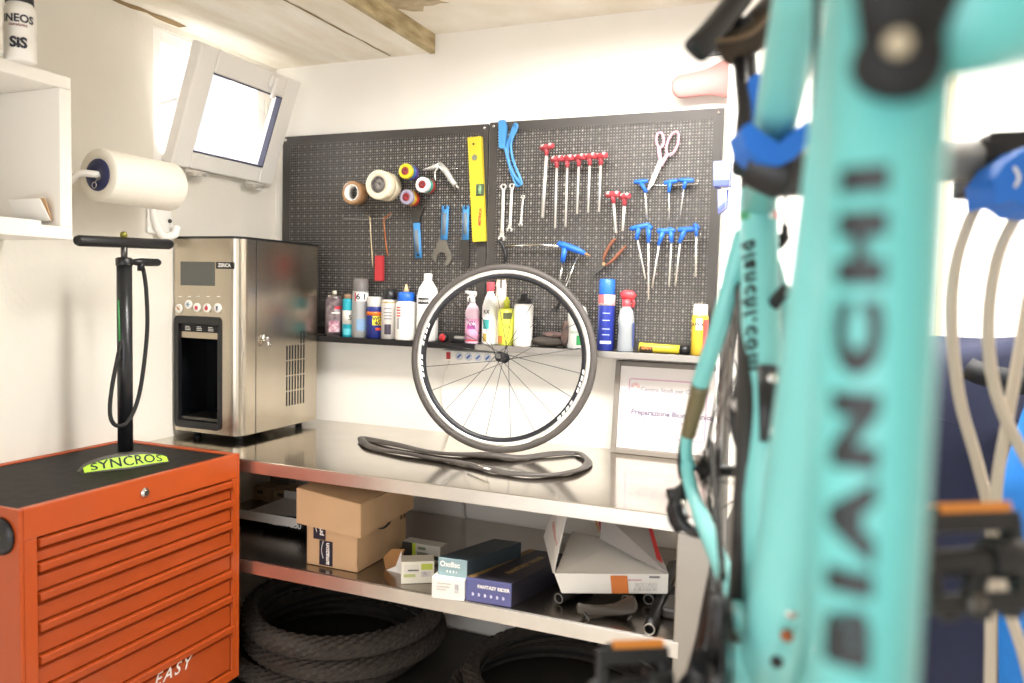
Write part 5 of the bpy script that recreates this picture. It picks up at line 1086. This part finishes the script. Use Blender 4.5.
tyre_at('top tyre of the stack at the left end of the bench bottom shelf', 370, 630, 268, ZF + .18, .034, (.0, .0), 2)
tyre_at('lower tyre of the pair below the white carton', 560, 735, 470, ZF + .034, .030, (0, 0), 1)
tyre_at('upper tyre of the pair below the white carton', 560, 705, 484, ZF + .105, .031, (0, 0), 2)
pf = P(330, 706, 2, ZF); t = tag(MB().hexa(pf + V((-.1, -.06, 0)), (.26, .03, 0), (-.02, .2, 0), (0, 0, .003)).build('paper_sheet', m_paper), 'white sheet lying in front of the tyre stack', 'paper')
# ================================================================ FIRST CELESTE BICYCLE (held by the rack, rear wheel towards the bench)
def pxpath(pts, n=8): return smooth_path([A(*p) for p in pts], n)
ds = A(690, 468, 1.24); bbc = A(770, 672, .83)
F = bbc - ds; F.z = 0; F.normalize(); F2 = CAM - A(729, 468, 1.24); F2.z = 0; F = (F * .2 + F2.normalized() * .8).normalized(); SD = F.cross(Z).normalized()
if SD.x < 0: SD = -SD
axc = ds + SD * .062
bk = thing('bicycle', 'celeste road bicycle with rear wheel and saddle held in the blue rack cradle', 'bicycle', (bbc.x, bbc.y, bbc.z))
clu = A(758, 205, 1.05); head_t = A(826, -110, .56); head_b = A(884, -45, .50)
fr = MB()
fr.tube([clu + Z * .03, clu, clu.lerp(bbc, .5), bbc], [.0235, .025, .024, .027], 18)
fr.tube([clu - Z * .01, A(779, 105, .87), A(799, 0, .70), head_t], [.022, .0245, .0235, .024], 18)
fr.tube([bbc, bbc.lerp(head_b, .1), bbc.lerp(head_b, .5), head_b], [.034, .031, .031, .033], 22)
fr.tube([head_t + (head_t - head_b) * .1, head_b - (head_t - head_b) * .2], .026, 18)
fr.tube([bbc - SD * .045, bbc + SD * .045], .026, 20)
ssd = [(745, 232, 1.05), (733, 275, 1.07), (718, 330, 1.10), (700, 385, 1.16), (688, 432, 1.21), (686, 455, 1.235), (690, 468, 1.24)]
csd = [(686, 462, 1.24), (692, 492, 1.21), (706, 528, 1.13), (724, 572, 1.02), (742, 620, .90), (762, 645, .84)]
for off, sgn in ((0, 0), (.124, 1)):
    pth = [A(*p) for p in ssd]; k = len(pth)
    pth = [p + SD * (off * min(1, .12 + i / 3.2) if sgn else 0) for i, p in enumerate(pth)]
    fr.tube(smooth_path(pth, 6), [.0145] * 7 + [.013] * 12 + [.0105] * 18, 12)
    pth = [A(*p) for p in csd]; pth = [p + SD * (off * (1 - .75 * (i / 5) ** 2) if sgn else 0) for i, p in enumerate(pth)]
    fr.tube(smooth_path(pth, 6), [.0105] * 10 + [.013] * 10 + [.0145] * 11, 12)
fro = fr.build('frame', m_teal, bk)
# olive protective patch on the seat stay, tricolour ring, black lettering on the seat tube
pp_ = pxpath([(700.5, 385, 1.158), (693.5, 413, 1.186), (688, 434, 1.211)], 5); MB().tube([p - FWD * .0015 for p in pp_], [.0138] * 5 + [.012] * 6, 12).build('stay_guard', mat('olive guard', '#6f6648', .35), fro)
stu = (bbc - clu).normalized(); s1_, u1_, d1_ = basis(stu, -FWD)
rg = clu - stu * .0 + stu * .012
for m_, a0, a1 in ((C_('#3f9a6b'), 2.3, 3.0), (m_paper, 1.0, 2.3), (C_('#c9585a'), .3, 1.0)):
    mb = MB(); vs = []; n = 8
    for i in range(n + 1):
        a = a0 + (a1 - a0) * i / n; o_ = -RIGHT * 0 + (RIGHT * math.cos(a) - FWD * math.sin(a)) * .0262
        vs += [rg + o_, rg + o_ + stu * .013]
    mb.add(vs, [(2 * i, 2 * i + 1, 2 * i + 3, 2 * i + 2) for i in range(n)], 0, True); mb.build('tricolour_band', m_, fro)
def along(base, axis, r, ang):
    "map text x along the tube axis, y round it; ang measured from the image right through towards the camera"
    e1 = (RIGHT - axis * RIGHT.dot(axis)).normalized(); e2 = (-FWD - axis * (-FWD).dot(axis)); e2 = (e2 - e1 * e2.dot(e1)).normalized()
    def fn(x, y, sx=1.):
        a = ang + y / r; return base + axis * x + (e1 * math.cos(a) + e2 * math.sin(a)) * r
    return fn
m_let = mat('black lettering', '#15181a', .4)
fn = along(clu.lerp(bbc, .27), stu, .0258, 2.45); text_mb('bianchi.com', .030, fn, bold=.0012, spacing=1.25, cut=.006).build('lettering', m_let, fro)
fn = along(clu.lerp(bbc, .25), stu, .0258, .45); text_mb('specialissima', .018, fn, bold=.0006, spacing=1.15, cut=.006).build('lettering', m_let, fro)
# seat post and saddle
sp_t = A(742, 20, 1.03)
MB().tube([clu + Z * .02, clu.lerp(sp_t, .5), sp_t], [.0165, .0150, .0150], 14).build('seatpost', m_black, bk)
MB().tube([clu + Z * .022, clu + Z * .045], .0245, 16).build('seat_clamp', m_black, bk)
nose = A(694, 58, .99); tail = A(812, -120, 1.1); dx_ = (nose - tail).normalized(); up_ = (-RIGHT * .75 - DOWN * .55 - FWD * .35); up_ = (up_ - dx_ * up_.dot(dx_)).normalized(); dy_ = up_.cross(dx_)
ctr = nose - dx_ * .135
Mx = Matrix(((dx_.x, dy_.x, up_.x, ctr.x), (dx_.y, dy_.y, up_.y, ctr.y), (dx_.z, dy_.z, up_.z, ctr.z), (0, 0, 0, 1)))
sadr = bpy.data.objects.new('saddle', None); COL.objects.link(sadr); sadr.parent = bk
saddle(sadr, .27, .15, mat('gloss black saddle', '#1b1b1d', .22), Mx, mat('brown rail', '#6b5a45', .4, .6))
MB().tube([A(733, 52, 1.02), A(757, 30, 1.05), A(785, 5, 1.07)], [.02, .026, .03], 12).build('rail_clamp', mat('dark bronze', '#3d342a', .45, .5), sadr)
# rear wheel, edge on
rw = bpy.data.objects.new('rear_wheel', None); COL.objects.link(rw); rw.parent = bk
rw.matrix_local = Matrix.Translation(axc - bk.location) @ Matrix(((F.x, SD.x, 0, 0), (F.y, SD.y, 0, 0), (0, 0, 1, 0), (0, 0, 0, 1)))
wheel_parts(rw, .334, .027, .03, 20, mat('slick tyre rubber', '#2b2927', .55), mat('grey rim', '#8f8b87', .3, .7), .05, .013, silver=False)
# cassette, derailleur, chainset, chain, pedals
cs = MB()
for i in range(9): o_ = ds + SD * (.010 + .0042 * i); r_ = .024 + .0034 * i; cs.lathe([(.012, 0), (r_, 0), (r_, .0018), (.012, .0018)], o_, SD, 26, closed=True)
cs.build('cassette', mat('dark cassette steel', '#3b3936', .35, .8), bk)
rd = MB(); rd.tube(pxpath([(690, 476, 1.235), (679, 496, 1.23), (674, 515, 1.22), (680, 528, 1.2)], 5), [.008] * 4 + [.013] * 6 + [.011] * 6, 12)
rd.tube(pxpath([(676, 505, 1.2), (680, 520, 1.19), (692, 531, 1.18), (712, 534, 1.16)], 5), .0085, 10); rd.lathe([(.004, -.005), (.02, -.004), (.02, .004), (.004, .005)], A(712, 535, 1.18), SD, 18, closed=True)
rd.tube([A(668, 495, 1.23), A(690, 492, 1.235)], .010, 10); rdo = rd.build('rear_derailleur', m_black, bk)
MB().tube([A(682, 500, 1.2), A(687, 520, 1.19)], .0035, 8).build('spring_plate', m_chrome, rdo)
MB().tube(pxpath([(701, 370, 1.16), (690, 400, 1.18), (681, 440, 1.22), (679, 470, 1.24), (684, 484, 1.24)], 6), .0028, 8).build('gear_cable', m_black, bk)
crk = bbc - SD * .055
cr = MB()
for r_, o_ in ((.098, 0), (.076, .010)): cr.lathe([(r_ - .016, 0), (r_, 0), (r_, .003), (r_ - .016, .003)], crk + SD * o_, SD, 44, closed=True)
for i in range(5):
    a = 2 * PI * i / 5; cr.tube([crk, crk + F * (.088 * math.cos(a)) + Z * (.088 * math.sin(a))], [.012, .007], 8)
cr.build('chainrings', m_black, bk)
pr0, pl0 = A(650, 676, .88), A(935, 562, .69)
cA = crk - SD * .012; eR = A(688, 690, .88)
MB().tube([cA, cA.lerp(eR, .5), eR], [.017, .012, .014], 12).build('crank_arm', m_black, bk)
cB = bbc + SD * .06; eL = A(898, 566, .70); MB().tube([cB, cB.lerp(eL, .5), eL], [.017, .012, .014], 12).build('crank_arm', m_black, bk)
ch = MB()
def chain(a, b, n):
    d = (b - a) / n; dn = d.normalized(); u_ = dn.cross(SD).normalized()
    for i in range(n):
        c = a + d * (i + .5); w_ = .0036 if i % 2 else .0026; ch.obox(c, (dn, u_, SD), (d.length * .56, .0042, w_))
k_in = ds + SD * .03
chain(k_in + Z * .045 + F * .01, crk + SD * .003 + Z * .097, 36); ch.build('chain', mat('oily chain', '#211f1d', .4, .6), bk); ch = MB(); chain(A(712, 552, 1.17), crk + SD * .003 - Z * .097 - F * .02, 30); ch.build('chain', mat('oily chain', '#211f1d', .4, .6), bk); ch = MB(); chain(k_in - Z * .04 + F * .02, A(712, 520, 1.17), 6)
ch.build('chain', mat('oily chain', '#211f1d', .4, .6), bk)
def pedal(c, rt_, up2, fw, w_, label):
    "platform pedal with caged ends and an orange reflector on its upper bar"
    e = bpy.data.objects.new('pedal', None); COL.objects.link(e); e.parent = bk; e['label'] = label
    ax3 = (rt_, up2, fw); b = MB()
    for s_ in (-1, 1):
        b.obox(c + up2 * (s_ * .034), ax3, (w_ / 2, .0085, .012)); b.obox(c + rt_ * (s_ * w_ * .44), ax3, (.0065, .03, .010))
        for q_ in (-.3, 0, .3): b.obox(c + up2 * (s_ * .044) + rt_ * (q_ * w_), ax3, (.006, .004, .010))
    b.tube([c - rt_ * (w_ * .62), c + rt_ * (w_ * .5)], [.011, .014], 14); b.tube([c + rt_ * (w_ * .15) + up2 * .004, c + rt_ * (w_ * .52)], .019, 14)
    b.tube([c - rt_ * w_ * .1 - up2 * .034, c + rt_ * w_ * .1], .010, 10)
    b.build('pedal_body', mat('black pedal', '#1a1a1b', .4), e, .002)
    MB().obox(c + up2 * .0465 + rt_ * .006 - fw * .002, ax3, (w_ * .36, .0045, .009)).build('reflector', mat('orange reflector', '#d08233', .3), e)
    MB().lathe([(.006, 0), (.009, .001), (.009, .004), (.003, .005)], c - rt_ * (w_ * .1) - up2 * .034 - fw * .012, -fw, 14).build('bolt', m_dsteel, e)
pedal(A(972, 562, .69), (RIGHT + FWD * .15).normalized(), (-DOWN + FWD * .3).normalized(), (FWD + DOWN * .3).normalized(), .098, 'black pedal with orange reflector on the camera side')
pedal(A(634, 688, .88), (RIGHT + FWD * .1).normalized(), (-DOWN + FWD * .35).normalized(), (FWD + DOWN * .35).normalized(), .082, 'black pedal with orange reflector beyond the chain')
# bottle mount plate, white lever, cables, bolts
o_ = -FWD * .027
MB().tube([clu.lerp(bbc, .40) + o_, clu.lerp(bbc, .56) + o_], [.015, .014], 10, flat=.5, up=-FWD).build('bottle_mount', m_black, bk)
for t_ in (.425, .535): MB().lathe([(.007, 0), (.006, .003), (.002, .004)], clu.lerp(bbc, t_) + o_ * 1.35, -FWD, 14).build('bolt', m_chrome, bk)
MB().tube([A(737, 402, 1.0), A(745, 406, .98), A(775, 404, .95)], [.012, .011, .006], 12).build('white_lever', mat('white lever', '#e9e7e3', .4), bk)
MB().tube(pxpath([(744, 318, 1.03), (758, 325, 1.0), (775, 302, .97), (786, 290, .95)], 6), [.004] * 6 + [.0085] * 13, 10).build('front_mech_arm', m_black, bk)
MB().tube(pxpath([(748, 325, 1.03), (765, 345, .97), (740, 375, .98), (732, 420, 1.0), (742, 455, 1.0), (762, 470, .97)], 6), .0042, 8).build('gear_cable', m_black, bk)
MB().tube(pxpath([(786, 190, 1.06), (785, 215, 1.06), (783, 235, 1.05)], 4), .0022, 6).build('brake_cable', m_black, bk)
MB().tube(pxpath([(785, 225, 1.05), (784, 236, 1.05), (776, 246, 1.05)], 4), [.005] * 4 + [.009] * 5, 10).build('brake_end', m_black, bk)
MB().tube(pxpath([(818, -20, .60), (812, 130, .66), (806, 300, .70), (797, 470, .74), (777, 612, .79)], 6), .0028, 8).build('down_tube_line', mat('dark teal line', '#123338', .4), bk)  # thin dark teal line laid along the down tube
for px, py, m_ in ((790, 612, m_chrome), (786, 635, mat('copper bolt', '#a3603c', .35, .7)), (776, 661, m_black)):
    c = A(px, py, .748); MB().lathe([(.006, 0), (.006, .004), (.003, .005)], c, -FWD, 14).build('bolt', m_, bk)
# ================================================================ SECOND CELESTE FRAME nearest the camera
b2_ = A(856, 790, .37); t2_ = A(888, 25, .355); T2 = (t2_ - b2_).normalized()
bf = thing('bicycle', 'large celeste frame with black lettering hanging upright nearest the camera', 'bicycle', b2_)
fr = MB(); fr.tube([b2_, b2_.lerp(t2_, .5), t2_ + T2 * .02], [.0235, .0255, .0275], 28)
st2 = A(1075, -5, .345); fr.tube([t2_, st2], [.029, .027], 24)
hd_ = b2_ - T2 * .05; fr.tube([hd_ - RIGHT * .02 - FWD * .04, hd_ + RIGHT * .02 + FWD * .06], .024, 18)
fo2 = fr.build('frame', m_tealb, bf)
L2 = (t2_ - b2_).length
def e1f(x, y):
    k = x / L2 + .5; r_ = .0235 + .004 * k + .0006
    return along((b2_ + t2_) / 2, T2, r_, 2.25)(x, y)
text_mb('BIANCHI', .025, lambda x, y: e1f(x * 1.72, y), bold=.0021, spacing=1.4, cut=.005).build('lettering', m_let, fo2)
cx_ = A(905, 55, .325); cm = MB(); cax = (-FWD * 1 - RIGHT * .15).normalized()
cm.lathe([(.002, .006), (.01, .006), (.016, .002), (.0185, -.006), (.0185, -.03)], cx_, cax, 28); cm.tube([cx_ - cax * .01, A(893, -60, .32)], [.014, .017], 14); cm.tube([cx_ - cax * .012, A(930, -40, .33)], [.014, .018], 14)
cmo = cm.build('crank', m_black2, bf); MB().lathe([(.001, .006), (.004, .006), (.005, .002)], A(896, 46, .318), cax, 18).build('crank_cap', mat('cream cap', '#cdbfa3', .45), cmo)
# ================================================================ RACK with two cradles
pc_ = A(868, 166, 1.03)
rk = thing('bike_rack', 'floor rack with a grey cross bar and blue cradles behind the celeste bicycle', 'bike rack', (pc_.x, pc_.y, 0))
barL, barR = A(815, 168, .99), A(1002, 159, 1.04)
MB().tube([barL, barR], .0265, 22).build('cross_bar', mat('grey rubber bar', '#8f8d85', .6), rk)
MB().tube([V((pc_.x, pc_.y, .03)), V((pc_.x, pc_.y, pc_.z + .12))], .022, 18).build('post', mat('grey post', '#8d8a85', .45, .5), rk)
lg = MB()
for a in (.6, 2.6, 4.7): lg.tube([V((pc_.x, pc_.y, .03)), V((pc_.x + .32 * math.cos(a), pc_.y + .32 * math.sin(a), .02))], .018, 10)
lg.build('foot', m_black, rk)
am = MB(); am.tube([A(752, 163, .89), A(775, 172, .88), A(820, 170, .92), A(862, 168, 1.0)], [.026, .030, .029, .027], 16); am.build('arm', m_black, rk, .003)
def vblock(pts, dep, depth, m, name, parent, bev=.006):
    c4 = [A(x, y, dep) for x, y in pts]; b = MB(); n = len(c4); back = [p + FWD * depth for p in c4]
    b.add(c4 + back, [tuple(range(n)), tuple(range(n, 2 * n))[::-1]]); b.add(c4 + back, [(i, n + i, n + (i + 1) % n, (i + 1) % n) for i in range(n)]); return b.build(name, m, parent, bev, segs=3)
m_cr = mat('bright blue rubber', '#1f6fd0', .5)
vblock([(741, 128), (750, 122), (765, 134), (779, 143), (795, 130), (806, 120), (814, 130), (810, 142), (795, 158), (779, 166), (760, 161), (746, 148)], .85, .05, m_cr, 'cradle', rk)
vblock([(749, 78), (758, 73), (768, 80), (765, 118), (752, 130), (746, 112)], 1.0, .03, m_cr, 'cradle_strap', rk)
MB().tube([A(742, 172, .97), A(744, 110, 1.0), A(740, 60, 1.02)], [.013, .009, .009], 10).build('strap_arm', m_black, rk)
vblock([(990, 132), (1075, 128), (1075, 150), (1020, 190), (988, 188)], 1.0, .08, m_black, 'arm', rk)
vblock([(1006, 162), (1034, 142), (1070, 150), (1070, 215), (1030, 211), (1016, 200), (997, 204), (994, 180)], .94, .06, m_cr, 'cradle', rk)
MB().tube(pxpath([(1014, 167, .938), (1019, 177, .938), (1015, 187, .938)], 4), .002, 6).build('print_mark', m_paper, rk)
# ================================================================ CREAM CABLES
for l, pts in (('cream cable hanging leftmost below the right blue cradle', [(987, 186, 1.05), (968, 225, 1.06), (955, 270, 1.08), (952, 330, 1.1), (960, 400, 1.11), (978, 465, 1.12), (990, 520, 1.12), (991, 600, 1.12), (990, 720, 1.12)]),
               ('cream cable bowed in the middle below the right blue cradle', [(1020, 210, 1.02), (1000, 250, 1.04), (990, 300, 1.05), (989, 350, 1.06), (997, 395, 1.07), (1016, 440, 1.08), (1045, 490, 1.08)]),
               ('cream cable coming in from the right edge and crossing downwards', [(1060, 180, 1.07), (1032, 280, 1.085), (1018, 360, 1.09), (1006, 430, 1.09), (996, 500, 1.10), (1004, 590, 1.10), (1022, 650, 1.1), (1040, 720, 1.1)])):
    t = MB().tube(pxpath(pts, 8), .0078, 12).build('cream_cable', m_cream); tag(t, l, 'cable', 'cream cables at the right')
# ================================================================ JACKET, BLUE BAG
def cloth(name, label, cat, px, dep, ytop, ybot, hw, hd_, m, seedv, shoulder, folds=.12):
    rnd = random.Random(seedv); t = thing(name, label, cat, A(px, ytop, dep)); mb = MB(); rs = []; n, k = 40, 26
    for i in range(k + 1):
        f = i / k; c = A(px, ytop + (ybot - ytop) * f, dep); sh_ = shoulder(f); ring = []
        for j in range(n):
            a = 2 * PI * j / n; fold = 1 + folds * (math.sin(3 * a + 2.2 * f + seedv) * .5 + math.sin(7 * a + 4 * f + seedv * 2) * .45 * (.3 + f) + .3 * math.sin(13 * f + 2 * a))
            ring.append(c + RIGHT * (hw * sh_ * math.cos(a) * (1 + .3 * (fold - 1))) + FWD * (hd_ * (.45 + .55 * sh_) * math.sin(a) * fold) + Z * (.02 * math.sin(2 * a + seedv) * (1 - f)))
        rs.append(ring)
    mb.rings(rs); mb.build('cloth', m, t, sub=1); return t
m_nav = mat('navy fabric', '#171c36', .85, var=.12, scale=50)
jk = cloth('jacket', 'dark navy jacket hanging on the wall behind the cream cables', 'jacket', 985, 1.95, 338, 760, .235, .11, m_nav, 3, lambda f: min(1, .72 + 2.2 * f) if f < .13 else 1 + .05 * f)
MB().tube(smooth_path([A(968, 368, 1.80), A(985, 375, 1.78), A(1010, 380, 1.78), A(1040, 388, 1.78)], 6), .026, 12).build('collar_strap', m_black2, jk)
MB().tube(smooth_path([A(900, 428, 1.835), A(930, 418, 1.82), A(960, 426, 1.815)], 5), .0022, 6).build('seam', mat('dark navy seam', '#141a33', .8), jk)
MB().tube([A(985, 336, 1.95), A(985, 322, 2.0), A(985, 318, 2.3)], .004, 8).build('hanger_hook', m_dsteel, jk)
cloth('rain_bag', 'bright blue bag hanging at the right edge in front of the navy jacket', 'bag', 1062, 1.62, 372, 760, .125, .07, mat('bright blue fabric', '#1472c4', .6, var=.15, scale=30), 8, lambda f: min(1, .35 + 2.2 * f))
cloth('black_bag', 'crumpled glossy black bag hanging beside the chain', 'bag', 716, 1.2, 552, 740, .055, .03, mat('black film', '#121213', .22, bump=.4, scale=18), 5, lambda f: .12 + 1.0 * f, folds=.35)
# ================================================================ PINK SADDLE and its bracket on the back wall
ctr = P(712, 81, 1, -.05); dx_ = (-X + Z * -.12).normalized(); up_ = -Y; dy_ = up_.cross(dx_).normalized()
Mx = Matrix(((dx_.x, dy_.x, up_.x, ctr.x), (dx_.y, dy_.y, up_.y, ctr.y), (dx_.z, dy_.z, up_.z, ctr.z), (0, 0, 0, 1)))
t = thing('saddle', 'pale pink bicycle saddle hung flat on the wall above the pegboard', 'saddle', ctr)
saddle(t, .27, .2, mat('pale pink vinyl', '#d99a95', .45), Mx, thick=.03, nw=.38)
a, b = P(705, 27, 1, -.03), P(730, 52, 1, -.03); t = thing('wall_bracket', 'small black bracket on the wall behind the black saddle', 'bracket', ((a.x + b.x) / 2, -.015, b.z))
MB().box(a.x, b.x, -.012, -.002, b.z, a.z).build('plate', m_black, t, .002); MB().box((a.x + b.x) / 2 - .015, b.x - .01, -.07, -.0125, b.z + .02, b.z + .045).build('arm', m_black, t, .003)
